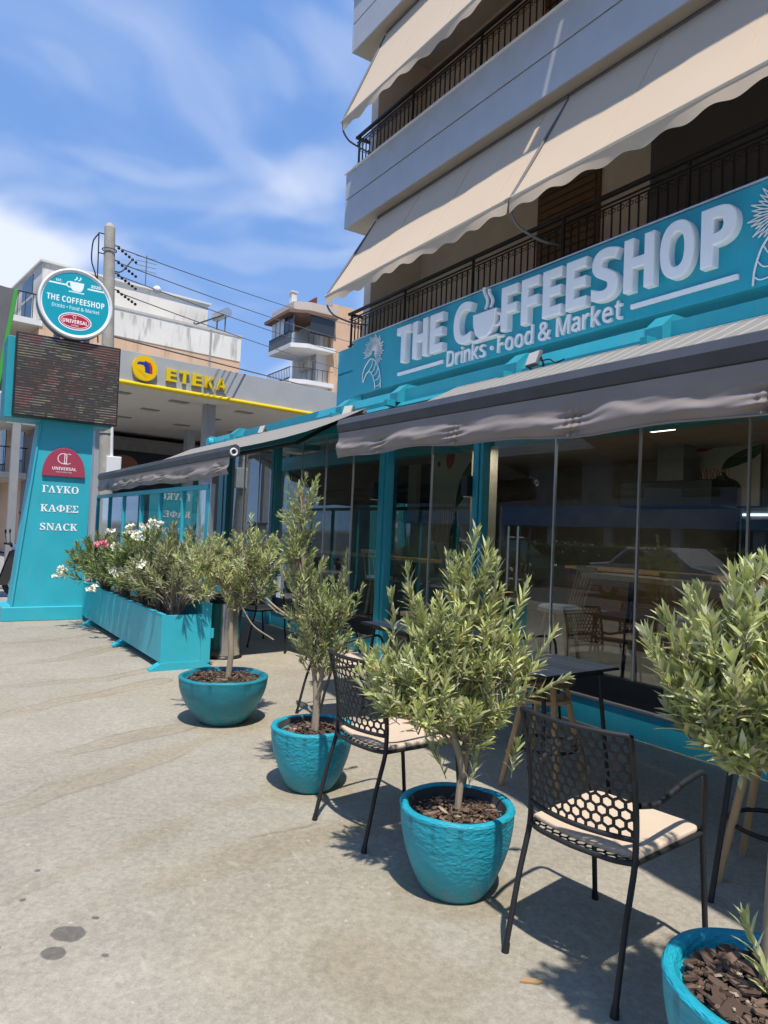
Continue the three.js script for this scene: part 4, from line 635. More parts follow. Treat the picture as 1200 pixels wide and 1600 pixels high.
// ---------- sign tower ----------
{
  const t = thing('sign_tower', 'tapered teal sign tower with LED screen and round sign on top', 'sign tower', [-11.07, 0, 0]);
  // local: front face looks to +x; z as in the world
  part(t, 'plinth', [box2(-0.75, 0.05, 0, 0.2, -2.14, -1.04, 0.012)], mt.tealLed);
  { const g = new THREE.BufferGeometry(), A = [[0.0, 0.2, -2.1], [0.0, 0.2, -1.17], [0.0, 3.1, -1.44], [0.0, 3.1, -2.12]], B = A.map(p => [-0.65, p[1], p[2] + (p[1] > 1 ? 0 : 0)]), q = [];
    const quad = (a, b, c, d) => [a, b, c, a, c, d].forEach(p => q.push(...p)); quad(A[1], A[0], A[3], A[2]); quad(B[0], B[1], B[2], B[3]); quad(B[1], A[1], A[2], B[2]); quad(A[0], B[0], B[3], A[3]); quad(A[2], A[3], B[3], B[2]); g.setAttribute('position', new THREE.Float32BufferAttribute(q, 3)); g.computeVertexNormals(); part(t, 'tapered_body', [g], mt.tealLed); }
  part(t, 'edge_strip', [cy(V(0.004, 0.2, -1.165), V(0.004, 3.05, -1.435), 0.018, 0.018, 8)], mt.tealLed);
  // LED screen
  const led = part(t, 'led_screen', [box2(0.06, 0.20, 2.86, 4.02, -2.40, -1.02, 0.008)], mt.black);
  part(t, 'screen_case', [box2(-0.5, 0.05, 2.84, 3.98, -2.36, -0.93, 0.01)], mt.tealD || mt.teal);
  const lt = canvasTex(512, 430, (c, w, h) => {
    c.fillStyle = '#2c2927'; c.fillRect(0, 0, w, h);
    for (let y = 5; y < h; y += 14) for (let x = 0; x < w;) { const L = 5 + rnd() * 30, a = fbm(x / 80, y / 60 + 3, 3), b = fbm(x / 70 + 9, y / 90, 3), rim = x < 110 && y < 120 || y < 50 || a > 0.6; c.fillStyle = b > 0.58 ? '#a0605e' : b < 0.34 ? '#a39a74' : a < 0.36 ? '#858d94' : '#958c80'; c.globalAlpha = rim ? 0.6 + 0.3 * rnd() : 0.12 + 0.8 * rnd() * rnd(); c.fillRect(x, y, L, 4); x += L; }
  });
  part(led, 'screen_face', new THREE.PlaneGeometry(1.34, 1.12).rotateY(Math.PI / 2).translate(0.204, 3.44, -1.71), M(lt, 0.6, { emissive: new THREE.Color(1, 1, 1), emissiveMap: lt, emissiveIntensity: 0.2 }), { keep: true });
  // round sign
  const sx = 0.28, cyy = 4.53, cz = -1.74, R = 0.50;
  const rs = part(t, 'round_sign', [new THREE.CylinderGeometry(R, R, 0.16, 64).rotateZ(Math.PI / 2).translate(sx - 0.1, cyy, cz)], mt.grey);
  part(rs, 'rim', [new THREE.TorusGeometry(R - 0.022, 0.024, 8, 64).rotateY(Math.PI / 2).translate(sx - 0.02, cyy, cz)], mt.white);
  const rt = canvasTex(512, 512, (c, w) => {
    c.fillStyle = '#f4f8f8'; c.fillRect(0, 0, w, w); c.fillStyle = '#0aa0b4'; c.beginPath(); c.arc(256, 256, 236, 0, 7); c.fill();
    c.fillStyle = '#f2fafa'; c.fillRect(54, 118, 130, 12); c.fillRect(332, 118, 130, 12); c.font = 'bold 24px sans-serif'; c.textAlign = 'center'; c.fillText('EST.', 130, 108); c.font = 'bold 34px sans-serif'; c.fillText('2020', 390, 110);
    c.beginPath(); c.moveTo(206, 90); c.lineTo(306, 90); c.quadraticCurveTo(304, 158, 272, 160); c.lineTo(238, 160); c.quadraticCurveTo(208, 156, 206, 90); c.fill(); c.lineWidth = 9; c.strokeStyle = '#f2fafa'; c.beginPath(); c.arc(204, 116, 20, 0, 7); c.stroke(); c.fillRect(200, 164, 110, 8); c.beginPath(); c.moveTo(236, 76); c.quadraticCurveTo(262, 64, 250, 48); c.moveTo(262, 76); c.quadraticCurveTo(288, 64, 276, 48); c.stroke();
    c.font = 'bold 62px sans-serif'; c.save(); c.translate(256, 256); c.scale(0.80, 1); c.fillText('THE COFFEESHOP', 0, 0); c.restore(); c.font = '38px sans-serif'; c.fillText('Drinks \u2022 Food & Market', 256, 304, 340);
    c.fillStyle = '#f4f4f4'; c.beginPath(); c.ellipse(256, 390, 118, 66, 0, 0, 7); c.fill(); c.fillStyle = '#b01f3c'; c.beginPath(); c.ellipse(256, 390, 110, 58, 0, 0, 7); c.fill(); c.strokeStyle = '#fff'; c.lineWidth = 4; c.beginPath(); c.ellipse(256, 390, 100, 49, 0, 0, 7); c.stroke(); c.fillStyle = '#fff'; c.font = 'bold 40px sans-serif'; c.fillText('UNIVERSAL', 256, 406, 180); c.font = '16px sans-serif'; c.fillText('COFFEE', 256, 428); c.lineWidth = 3; c.beginPath(); c.arc(250, 356, 10, 1, 5.2); c.moveTo(260, 346); c.lineTo(260, 370); c.stroke();
  });
  part(rs, 'sign_face', new THREE.CircleGeometry(R - 0.02, 64).rotateY(Math.PI / 2).translate(sx - 0.016, cyy, cz), M(rt, 0.35), { keep: true });
  for (const z of [-1.55, -1.95]) part(t, 'sign_stay', [box2(-0.06, 0.04, 3.9, 4.15, z - 0.04, z + 0.04, 0.004)], mt.white);
  // badge
  const S = new THREE.Shape(); S.moveTo(-0.28, 0); S.lineTo(0.28, 0); S.bezierCurveTo(0.29, 0.16, 0.22, 0.40, 0, 0.41); S.bezierCurveTo(-0.22, 0.40, -0.29, 0.16, -0.28, 0);
  const bd = part(t, 'badge', [new THREE.ExtrudeGeometry(S, { depth: 0.03, bevelEnabled: true, bevelThickness: 0.004, bevelSize: 0.004, bevelSegments: 1 }).rotateY(Math.PI / 2).translate(0.004, 2.07, -1.74)], M([0.36, 0.045, 0.085], 0.5));
  const bt = canvasTex(512, 384, (c, w, h) => { c.clearRect(0, 0, w, h); c.strokeStyle = '#f0dfe0'; c.lineWidth = 12; c.beginPath(); c.arc(238, 118, 74, 1.0, 5.2); c.stroke(); c.beginPath(); c.moveTo(256, 44); c.lineTo(256, 192); c.moveTo(282, 44); c.lineTo(282, 192); c.moveTo(236, 196); c.lineTo(304, 196); c.stroke(); c.beginPath(); c.arc(300, 118, 74, 1.0, 1.6); c.moveTo(300, 44); c.lineTo(340, 52); c.stroke(); c.fillStyle = '#f4e6e6'; c.textAlign = 'center'; c.font = 'bold 62px sans-serif'; c.fillText('UNIVERSAL', 256, 290, 380); c.font = '24px sans-serif'; c.fillText('COFFEE SINCE 1920', 256, 328, 240); });
  part(bd, 'badge_print', new THREE.PlaneGeometry(0.50, 0.375).rotateY(Math.PI / 2).translate(0.0405, 2.255, -1.74), M(bt, 0.5, { transparent: true, alphaTest: 0.5 }), { keep: true });
  const word = (s, y, w) => { const m = canvasTex(512, 128, (c) => { c.clearRect(0, 0, 512, 128); c.fillStyle = '#f6fbfb'; c.font = 'bold 104px serif'; c.textAlign = 'center'; c.fillText(s, 256, 98, 505); }); part(t, 'lettering', new THREE.PlaneGeometry(w, w / 4).rotateY(Math.PI / 2).translate(0.005, y, -1.715), M(m, 0.5, { transparent: true, alphaTest: 0.5 }), { keep: true }); };
  word('\u0393\u039B\u03A5\u039A\u039F', 1.875, 0.70); word('\u039A\u0391\u03A6\u0395\u03A3', 1.60, 0.70); word('SNACK', 1.335, 0.70);
}

// ---------- petrol station ----------
const stGrey = M(tint([0.40, 0.42, 0.43], 0.08, 3), 0.5), yellow = M([0.80, 0.58, 0.01], 0.4);
{
  const t = thing('petrol_station', 'petrol station with grey canopy, yellow edge and horse head emblem', 'petrol station', [-17.66, 0, -3.76], 0.12);
  // local: fascia faces +x, runs along -z
  const L0 = 0.5, L1 = -15;
  part(t, 'fascia', [box2(-0.15, 0, 4.86, 5.62, L1, L0, 0.01)], stGrey); part(t, 'fascia', [box2(-13, -0.15, 4.86, 5.62, L0 - 0.15, L0, 0.01)], stGrey);
  part(t, 'back_box', [box2(-13, -0.16, 4.95, 5.55, L1, L0 - 0.16)], stGrey);
  part(t, 'yellow_edge', [cy(V(0.03, 4.83, -6.9), V(0.03, 4.83, L0), 0.06, 0.06, 12)], yellow);
  part(t, 'soffit', [box2(-13, 0, 4.80, 4.86, L1, L0)], M(tint([0.68, 0.63, 0.55], 0.04), 0.8));
  const lm = M([0.30, 0.28, 0.25], 0.5);
  for (const x of [-1.2, -3.2, -5.4]) for (const z of [-0.6, -2.2, -4.2, -6.2]) part(t, 'soffit_light', [bx(0.28, 0.03, 0.5, x, 4.79, z, 0.006)], lm);
  for (const [x, z, w] of [[-0.7, 0.05, 0.20], [-1.0, -3.0, 0.28], [-6.5, -0.4, 0.3], [-6.5, -5, 0.3]]) part(t, 'column', [box2(x - w / 2, x + w / 2, 0, 4.8, z - w / 2, z + w / 2, 0.01)], M(tint([0.36, 0.37, 0.38], 0.08), 0.5));
  // name in raised letters
  let z = -1.28; for (const c of 'ETEKA') { const g = text(c, FB, 0.38 / 0.714, 0.05, 0.006); const b = g.boundingBox; const w = b.max.x - b.min.x; g.translate(-b.min.x, -b.min.y, 0); g.scale(0.27 / w, 0.31 / (b.max.y - b.min.y), 1); g.rotateY(Math.PI / 2); g.translate(0.03, 5.04, z); part(t, 'letter', [g], yellow); z -= 0.345; }
  const em = part(t, 'emblem', [new THREE.CylinderGeometry(0.31, 0.31, 0.08, 40).rotateZ(Math.PI / 2).translate(0.06, 5.24, -0.72)], yellow);
  const et = canvasTex(256, 256, c => { c.fillStyle = '#f2c400'; c.fillRect(0, 0, 256, 256); c.fillStyle = '#c0301c'; c.beginPath(); c.moveTo(120, 48); c.lineTo(186, 62); c.lineTo(206, 110); c.lineTo(210, 180); c.lineTo(180, 176); c.lineTo(168, 90); c.fill(); c.fillStyle = '#1c3c9c'; c.beginPath(); c.moveTo(36, 86); c.lineTo(60, 64); c.lineTo(116, 62); c.lineTo(126, 44); c.lineTo(142, 60); c.quadraticCurveTo(182, 76, 184, 180); c.lineTo(128, 172); c.quadraticCurveTo(130, 120, 110, 100); c.lineTo(64, 96); c.lineTo(48, 104); c.fill(); c.strokeStyle = '#caa200'; c.lineWidth = 7; c.beginPath(); c.moveTo(40, 150); c.lineTo(140, 228); c.moveTo(66, 150); c.lineTo(164, 226); c.stroke(); });
  part(em, 'emblem_print', new THREE.CircleGeometry(0.295, 40).rotateY(Math.PI / 2).translate(0.1015, 5.24, -0.72), M(et, 0.4), { keep: true });
  // kiosk behind
  part(t, 'kiosk_wall', [box2(-12.5, -9, 0, 4.6, -11, -1)], mt.dark);
  const pst = canvasTex(512, 256, c => { c.fillStyle = '#12131f'; c.fillRect(0, 0, 512, 256); const cols = ['#6a4a30', '#b0a080', '#3a5a30', '#8a5a40', '#2a3a6a']; for (let i = 0; i < 9; i++) { c.fillStyle = cols[i % 5]; c.beginPath(); c.arc(40 + i * 55, 70 + (i % 3) * 60, 26 + (i % 4) * 8, 0, 7); c.fill(); } c.fillStyle = '#c8b890'; c.font = 'bold 44px sans-serif'; c.fillText('CAFE', 300, 110); });
  part(t, 'kiosk_poster', new THREE.PlaneGeometry(6, 2.2).rotateY(Math.PI / 2).translate(-8.98, 3.0, -4.2), M(pst, 0.6), { keep: true });
  part(t, 'kiosk_sill', [box2(-9, -8.9, 0, 1.2, -11, -1)], mt.grey);
}
// street pole with wires
{
  const t = thing('utility_pole', 'leaning concrete utility pole behind the round sign', 'utility pole', [-14.85, 0, -2.88]);
  const b = V(0.0, -0.13, -0.32), top = V(0, 7.35, -0.06);
  part(t, 'pole', [cy(b, top, 0.15, 0.105, 14), cy(top, top.clone().add(V(0, 0.09, 0)), 0.105, 0.05, 14)], M(tint([0.40, 0.37, 0.32], 0.2, 7), 0.95, { bumpMap: N_SOFT, bumpScale: 0.01 }));
  const at = y => b.clone().lerp(top, (y + 0.13) / 7.48);
  [7.02, 6.72, 6.46, 6.13].forEach((y, i) => {
    const p = at(y), l = [cy(p, p.clone().add(V(0, 0.0, -0.2)), 0.012), cy(p.clone().add(V(0, 0.04, -0.1)), p.clone().add(V(0, -0.06, -0.1)), 0.01)];
    for (let k = 0; k < 6; k++) { const q = p.clone().add(V(-0.25 * (k + 1) * 0.35, -0.01 * k, -0.2 - 0.09 * k)); l.push(new THREE.SphereGeometry(0.032, 8, 6).translate(q.x, q.y, q.z)); }
    part(t, 'insulator', l, mt.black);
  });
  part(t, 'bracket', [cy(V(0, 6.2, 0.12), V(0, 7.2, 0.14), 0.012), cy(V(0, 7.2, 0.14), at(7.2), 0.012), cy(V(0, 6.8, 0.13), at(6.8), 0.012), tube([V(0, 7.18, 0.14), V(0, 7.0, 0.24), V(0, 6.6, 0.25), V(0, 6.2, 0.13), V(0, 5.0, 0.05)], 0.014, 24, 5), tube([at(6.5), at(6.45).add(V(-0.1, 0.1, -0.25)), at(6.8).add(V(-0.2, 0.1, -0.5))], 0.014, 12, 5)], mt.black);
  for (const y of [6.9, 4.2, 3.2]) { const p = at(y); part(t, 'band', [new THREE.TorusGeometry(0.135, 0.012, 6, 20).rotateX(Math.PI / 2).translate(p.x, p.y, p.z)], mt.greyD); }
  part(t, 'meter_box', [box2(0.06, 0.2, 2.3, 2.75, -0.48, -0.2, 0.02), cy(V(0.12, 2.75, -0.3), V(0.1, 3.9, -0.26), 0.03)], mt.white);
  const wire = (i, a, e, sag) => { const w = thing('overhead_wire', ['uppermost overhead wire running from the pole', 'second overhead wire running from the pole', 'third overhead wire with a white marker ball', 'lowest overhead wire leaving the pole insulators', 'thick cable sweeping below the pole in front of the cream building'][i], 'wire', [0, 0, 0], 0, 'wires from the utility pole'); const p = []; for (let k = 0; k <= 12; k++) { const u = k / 12; p.push(V(mix(a[0], e[0], u), mix(a[1], e[1], u) - sag * 4 * u * (1 - u), mix(a[2], e[2], u))); } part(w, 'conductor', [tube(p, i === 4 ? 0.018 : 0.011, 40, 5)], mt.greyD); return w; };
  wire(0, [-14.9, 7.0, -3.2], [-31, 12.2, -24.6], 0.35); wire(1, [-14.9, 6.7, -3.2], [-31, 11.2, -24.6], 0.35); const w3 = wire(2, [-14.9, 6.44, -3.2], [-31, 10.4, -24.6], 0.35); wire(3, [-14.9, 6.1, -3.2], [-31, 9.5, -24.6], 0.35);
  part(w3, 'marker_ball', [new THREE.SphereGeometry(0.09, 16, 12).translate(-15.6, 6.56, -4.13)], mt.white);
  wire(4, [-14.9, 5.2, -3.0], [-26, 7.0, -18], 0.0);
}

// ---------- inside the shop ----------
const floorIn = M(tint([0.32, 0.30, 0.27], 0.2), 0.4), wallIn = M(tint([0.33, 0.275, 0.22], 0.2), 0.8);
struct('shop_floor', [box2(-12.1, 4, 0.004, 0.05, -10, -4.62)], floorIn);
struct('shop_back_wall', [box2(-12.2, 4, 0.05, 3.1, -10.1, -10), box2(3.9, 4, 0.05, 3.1, -10, -4.62), box2(-12.2, -12.1, 0.05, 2.86, -10, -5.9)], wallIn);
struct('shop_ceiling', [box2(-12.2, 4, 2.80, 2.86, -10, -5.96)], M(tint([0.36, 0.27, 0.20], 0.2), 0.8));
{ const t = thing('half_wall', 'cream low wall with a pillar seen through the glass beside the painted column', 'wall'); const cr = M(tint([0.50, 0.48, 0.40], 0.06), 0.9);
  part(t, 'low_wall', [box2(-12.05, -9.3, 0.05, 1.66, -8.2, -8.0)], cr); part(t, 'coping', [box2(-12.05, -9.3, 1.66, 1.70, -8.22, -7.97, 0.004)], mt.greyD); part(t, 'pillar', [box2(-11.25, -10.98, 1.70, 2.80, -8.2, -8.0)], cr);
  part(t, 'dark_pane', [box2(-10.98, -9.3, 1.70, 2.80, -8.12, -8.1)], mt.darkGlass); part(t, 'dark_pane', [box2(-12.05, -11.25, 1.70, 2.80, -8.12, -8.1)], mt.darkGlass); }
const mural = canvasTex(512, 1024, (c, w, h) => {
  c.fillStyle = '#a9a294'; c.fillRect(0, 0, w, h); c.fillStyle = '#b98f72'; c.fillRect(0, 430, w * 0.7, 300); for (let i = 0; i < 90; i++) { c.strokeStyle = ['#8a5a3c', '#c9a184', '#6a4a38', '#c6c2b6'][i % 4]; c.lineWidth = 2 + (i % 4); c.beginPath(); const x = (i * 53) % 360; c.moveTo(x, 720); c.quadraticCurveTo(x + 30, 560 + (i * 37) % 90, x - 20 + (i * 29) % 60, 440); c.stroke(); }
  const lf = (x, y, L, W, a, col) => { c.save(); c.translate(x, y); c.rotate(a); c.fillStyle = col; c.beginPath(); c.moveTo(0, 0); c.quadraticCurveTo(W, -L / 2, 0, -L); c.quadraticCurveTo(-W, -L / 2, 0, 0); c.fill(); c.strokeStyle = '#8aa080'; c.lineWidth = 2; c.beginPath(); c.moveTo(0, 0); c.lineTo(0, -L); c.stroke(); c.restore(); };
  lf(330, 470, 420, 120, 0.5, '#1f3a24'); lf(290, 860, 330, 110, 0.15, '#24402a'); lf(420, 760, 240, 80, -0.5, '#2a3a2c'); lf(130, 1000, 260, 80, -0.2, '#5b6a5e'); c.fillStyle = '#8c2c22'; c.beginPath(); c.ellipse(240, 80, 58, 90, 0.2, 0, 7); c.fill(); c.strokeStyle = '#d8a090'; c.lineWidth = 5; c.stroke(); c.fillStyle = '#151515'; c.beginPath(); c.arc(90, 120, 22, 0, 7); c.fill(); c.strokeStyle = '#1c221c'; c.lineWidth = 16; c.beginPath(); c.moveTo(300, 1020); c.quadraticCurveTo(430, 780, 330, 500); c.stroke();
});
{ const t = thing('painted_column', 'column painted with large leaves and a red flower behind the glass door', 'column', [-8.2, 0.05, -6.6]); part(t, 'shaft', [bx(0.92, 2.75, 0.5, 0, 1.375, -0.26)], wallIn); part(t, 'painting', new THREE.PlaneGeometry(0.92, 2.0).translate(0, 1.72, -0.006), M(mural, 0.8), { keep: true }); }
{ const t = thing('wall_mural', 'painted panel with red bud and dark leaves high on the inside wall', 'mural', [-5.6, 2.0, -9.0]); part(t, 'panel', [bx(1.5, 0.95, 0.03, 0, 0.45, -0.02)], mt.black); part(t, 'painting', new THREE.PlaneGeometry(1.46, 0.9).translate(0, 0.45, -0.003), M(mural, 0.8), { keep: true }); }
{ const t = thing('service_counter', 'long dark service counter inside the shop', 'counter', [-4.4, 0.05, -8.2]); part(t, 'front', [bx(5.2, 1.0, 0.6, 0, 0.5, 0, 0.01)], mt.woodD); part(t, 'top', [bx(5.3, 0.04, 0.7, 0, 1.02, 0, 0.006)], mt.wood); part(t, 'plinth', [bx(5.1, 0.02, 0.5, 0, 0.0, 0)], mt.black); }
{ const t = thing('extractor_hood', 'black box hood over the service counter', 'hood', [-5.8, 1.95, -8.6]); part(t, 'hood', [bx(1.4, 0.35, 0.6, 0, 0.18, 0, 0.02)], mt.black); part(t, 'duct', [bx(0.4, 0.55, 0.3, 0, 0.62, 0, 0.01)], mt.greyD); }
{ const t = thing('drinks_fridge', 'tall glass fronted drinks fridge behind the counter', 'fridge', [-4.9, 0.05, -9.4]); part(t, 'cabinet', [bx(0.6, 1.95, 0.55, 0, 0.975, 0, 0.015)], mt.grey); part(t, 'glass_door', [bx(0.52, 1.6, 0.012, 0, 0.98, 0.285)], mt.darkGlass); part(t, 'light_strip', [bx(0.5, 0.03, 0.012, 0, 1.84, 0.285)], M([0.8, 0.85, 0.9], 0.4, { emissive: new THREE.Color(0.7, 0.85, 1), emissiveIntensity: 1.5 }));
  const l = new THREE.RectAreaLight(new THREE.Color(0.7, 0.85, 1), 1.5, 0.5, 0.03); l.position.set(0, 1.84, 0.30); l.lookAt(-4.9, 1.0, 2); t.add(l); }
{ const pt = canvasTex(256, 320, c => { c.fillStyle = '#6b5a4c'; c.fillRect(0, 0, 256, 320); c.fillStyle = '#e6dfd2'; c.beginPath(); c.ellipse(128, 110, 74, 46, 0, 0, 7); c.fill(); c.fillStyle = '#4a2c1a'; c.beginPath(); c.ellipse(128, 106, 52, 30, 0, 0, 7); c.fill(); c.fillStyle = '#cbbfae'; c.fillRect(40, 210, 176, 14); c.fillRect(60, 240, 136, 10); });
  const t = thing('framed_poster', 'poster of a coffee cup hanging on the inside wall', 'poster', [-5.4, 1.05, -9.97]); part(t, 'frame', [bx(0.62, 0.78, 0.03, 0, 0.39, 0, 0.004)], mt.black); part(t, 'print', new THREE.PlaneGeometry(0.57, 0.73).translate(0, 0.39, 0.017), M(pt, 0.6), { keep: true }); }
// ceiling lamps
for (const [x, z, lb] of [[-5.0, -7.0, 'lit square ceiling lamp inside above the counter end'], [-2.6, -7.0, 'lit square ceiling lamp inside behind the nearest glass panes'], [-7.4, -6.9, 'lit square ceiling lamp inside near the painted column']]) {
  const t = thing('ceiling_lamp', lb, 'ceiling lamp', [x, 2.765, z], 0, 'ceiling lamps inside the shop'); part(t, 'housing', [bx(0.34, 0.03, 0.34, 0, 0.02, 0, 0.004)], mt.greyD); part(t, 'diffuser', [bx(0.3, 0.008, 0.3, 0, 0.0, 0)], M([0.9, 0.88, 0.82], 0.5, { emissive: new THREE.Color(1, 0.92, 0.78), emissiveIntensity: 3 }));
  const l = new THREE.RectAreaLight(new THREE.Color(1, 0.92, 0.78), 24, 0.3, 0.3); l.position.set(0, -0.012, 0); l.rotation.x = -Math.PI / 2; t.add(l);
}
// bar shelves along the glass
{ const t = thing('bar_table', 'long pale wooden bar shelf standing inside along the near glass panes', 'bar table', [-2.15, 0.05, -5.12], 0, 'bar shelves inside the glass'); part(t, 'plank', [bx(4.2, 0.045, 0.34, 0, 1.10, 0, 0.006)], mt.wood); for (const x of [-1.7, 0, 1.7]) part(t, 'leg', [cy(V(x - 0.16, 0, -0.1), V(x, 1.08, 0), 0.018), cy(V(x + 0.16, 0, 0.1), V(x, 1.08, 0), 0.018)], mt.black); copy(t, [-9.5, 0.0, -5.7], 0, 'long pale wooden bar shelf standing inside beyond the teal entrance post'); }
{ const t = thing('spindle_bar_chair', 'wooden spindle back bar chair with white seat inside near the door handles', 'bar chair', [-4.52, 0.05, -4.98], 2.7, 'wooden bar chairs inside the glass');
  part(t, 'seat', [lathe([[0.0001, 0.74], [0.18, 0.74], [0.2, 0.755], [0.19, 0.775], [0.0001, 0.782]], 28)], mt.wood); part(t, 'seat_pad', [lathe([[0.19, 0.776], [0.195, 0.79], [0.17, 0.802], [0.0001, 0.805]], 28)], mt.white);
  for (let k = 0; k < 4; k++) { const a = Math.PI / 4 + k * Math.PI / 2; part(t, 'leg', [cy(V(Math.cos(a) * 0.13, 0.745, Math.sin(a) * 0.13), V(Math.cos(a) * 0.25, 0, Math.sin(a) * 0.25), 0.019, 0.016)], mt.wood); }
  for (let k = 0; k < 6; k++) { const u = -0.15 + 0.06 * k; part(t, 'spindle', [cy(V(u, 0.77, 0.15), V(u * 1.2, 1.13, 0.25), 0.009, 0.008, 7)], mt.wood); } part(t, 'crest_rail', [bx(0.42, 0.05, 0.025, 0, 1.145, 0.252, 0.008)], mt.wood);
  part(t, 'footrest', [new THREE.TorusGeometry(0.2, 0.01, 6, 32).rotateX(Math.PI / 2).translate(0, 0.28, 0)], mt.black);
  const g = 'wooden bar chairs inside the glass'; copy(t, [-3.5, 0.05, -5.5], 2.9, 'wooden spindle back bar chair with white seat behind the nearest potted tree', g); copy(t, [-8.2, 0.05, -5.4], 2.4, 'wooden spindle back bar chair inside beside the teal entrance post', g); copy(t, [-9.3, 0.05, -5.25], 0.4, 'wooden spindle back bar chair inside behind the tall narrow tree', g); }

// ---------- things beyond the tower ----------
{ const t = thing('totem_sign', 'slanted grey totem panel with a green edge beyond the sign tower', 'sign', [-13.7, 0, 0.0]); part(t, 'panel', [bx(0.12, 2.4, 1.6, 0, 0, 0, 0.01, -0.115).translate(0, 4.28, -0.27)], mt.greyD); part(t, 'green_edge', [bx(0.13, 2.42, 0.07, 0, 0, -0.83, 0.01).rotateX(-0.115).translate(0, 4.28, -0.27)], M([0.06, 0.34, 0.05], 0.5)); part(t, 'post', [box2(-0.08, 0.08, 0, 3.6, 0.0, 0.2, 0.01)], mt.grey); }
{ const t = thing('steel_post', 'grey square steel post standing beyond the sign tower', 'post', [-16.87, -0.06, -1.68]); part(t, 'shaft', [bx(0.2, 4.1, 0.16, 0, 2.05, 0, 0.01)], mt.grey); part(t, 'base_plate', [bx(0.4, 0.03, 0.36, 0, 0.015, 0, 0.005)], mt.greyD); part(t, 'cross_arm', [bx(0.12, 0.12, 1.6, 0, 3.55, -0.6, 0.01)], mt.grey); }
{ const t = thing('meter_cabinet', 'grey utility cabinet with white notice behind the sign tower', 'cabinet', [-16.5, -0.06, -2.0]); part(t, 'case', [bx(0.3, 1.6, 0.36, 0, 0.8, 0, 0.015)], mt.greyD); part(t, 'notice', [bx(0.004, 0.2, 0.16, 0.153, 0.95, 0)], mt.white); part(t, 'cap', [bx(0.36, 0.05, 0.42, 0, 1.62, 0, 0.01)], mt.black); }
{ const t = thing('motor_scooter', 'black and cream scooter parked behind the sign tower', 'scooter', [-15.2, -0.06, -1.05], 1.35);
  const body = [[-0.75, 0.45], [-0.8, 0.62], [-0.55, 0.78], [-0.05, 0.72], [0.05, 0.40], [0.35, 0.36], [0.50, 0.85], [0.60, 0.88], [0.58, 0.55], [0.45, 0.26], [0.0, 0.24], [-0.35, 0.30]];
  part(t, 'body', [prism(body, 0.22, 0.03).translate(0, 0, -0.11)], P([0.015, 0.015, 0.016], 0.2, { clearcoat: 1 })); part(t, 'side_panel', [prism([[-0.62, 0.48], [-0.55, 0.66], [-0.12, 0.62], [-0.05, 0.44], [-0.35, 0.36]], 0.30, 0.015).translate(0, 0, -0.15)], M([0.62, 0.50, 0.34], 0.35)); part(t, 'seat', [bx(0.72, 0.1, 0.26, -0.40, 0.80, 0, 0.04)], mt.black);
  for (const x of [-0.58, 0.62]) { const w = part(t, 'wheel', [new THREE.TorusGeometry(0.20, 0.055, 10, 28).translate(x, 0.255, 0)], mt.black); part(w, 'rim', [new THREE.CylinderGeometry(0.15, 0.15, 0.06, 20).rotateX(Math.PI / 2).translate(x, 0.255, 0)], mt.alu); }
  part(t, 'fork', [cy(V(0.62, 0.255, 0.07), V(0.52, 0.9, 0.05), 0.02), cy(V(0.62, 0.255, -0.07), V(0.52, 0.9, -0.05), 0.02)], mt.alu); part(t, 'handlebar', [tube([V(0.42, 1.02, -0.34), V(0.48, 1.0, -0.12), V(0.50, 0.95, 0), V(0.48, 1.0, 0.12), V(0.42, 1.02, 0.34)], 0.018, 20, 6)], mt.black); part(t, 'headlight', [new THREE.SphereGeometry(0.085, 16, 12).translate(0.58, 0.92, 0)], mt.white);
  for (const s of [-1, 1]) part(t, 'mirror', [cy(V(0.44, 1.02, s * 0.25), V(0.42, 1.2, s * 0.3), 0.007), new THREE.SphereGeometry(0.06, 12, 8).scale(0.3, 0.8, 1).translate(0.42, 1.24, s * 0.3)], mt.black); }

// ---------- buildings behind ----------
const stainWall = (c, k) => tex(1024, (u, v) => { const a = 1 + 0.10 * (fbm(u * 6, v * 6, 5, 6) - 0.5) * 2, s = k * sm(0.52, 0.75, fbm(u * 46, v * 4 + 5, 4, 0)) * sm(0.35, 0.6, fbm(u * 5 + 9, v * 3, 3, 0)); return [mix(c[0] * a, 0.16, s), mix(c[1] * a, 0.15, s), mix(c[2] * a, 0.13, s)]; }, { rx: 0.12, ry: 0.2 });
const cremeW = M(stainWall([0.76, 0.71, 0.62], 0.5), 0.95), peachW = M(stainWall([0.66, 0.43, 0.27], 0.3), 0.95), whiteW = M(stainWall([0.70, 0.68, 0.62], 0.2), 0.9);
function railing(t, x0, x1, y, z, h, n) { const r = part(t, 'railing', [box2(x0, x1, y + h - 0.04, y + h, z - 0.02, z + 0.02), box2(x0, x1, y + 0.05, y + 0.08, z - 0.01, z + 0.01)], mt.iron); for (let i = 0; i <= n; i++) part(r, 'baluster', [bx(0.02, h, 0.02, mix(x0, x1, i / n), y + h / 2, z)], mt.iron); return r; }
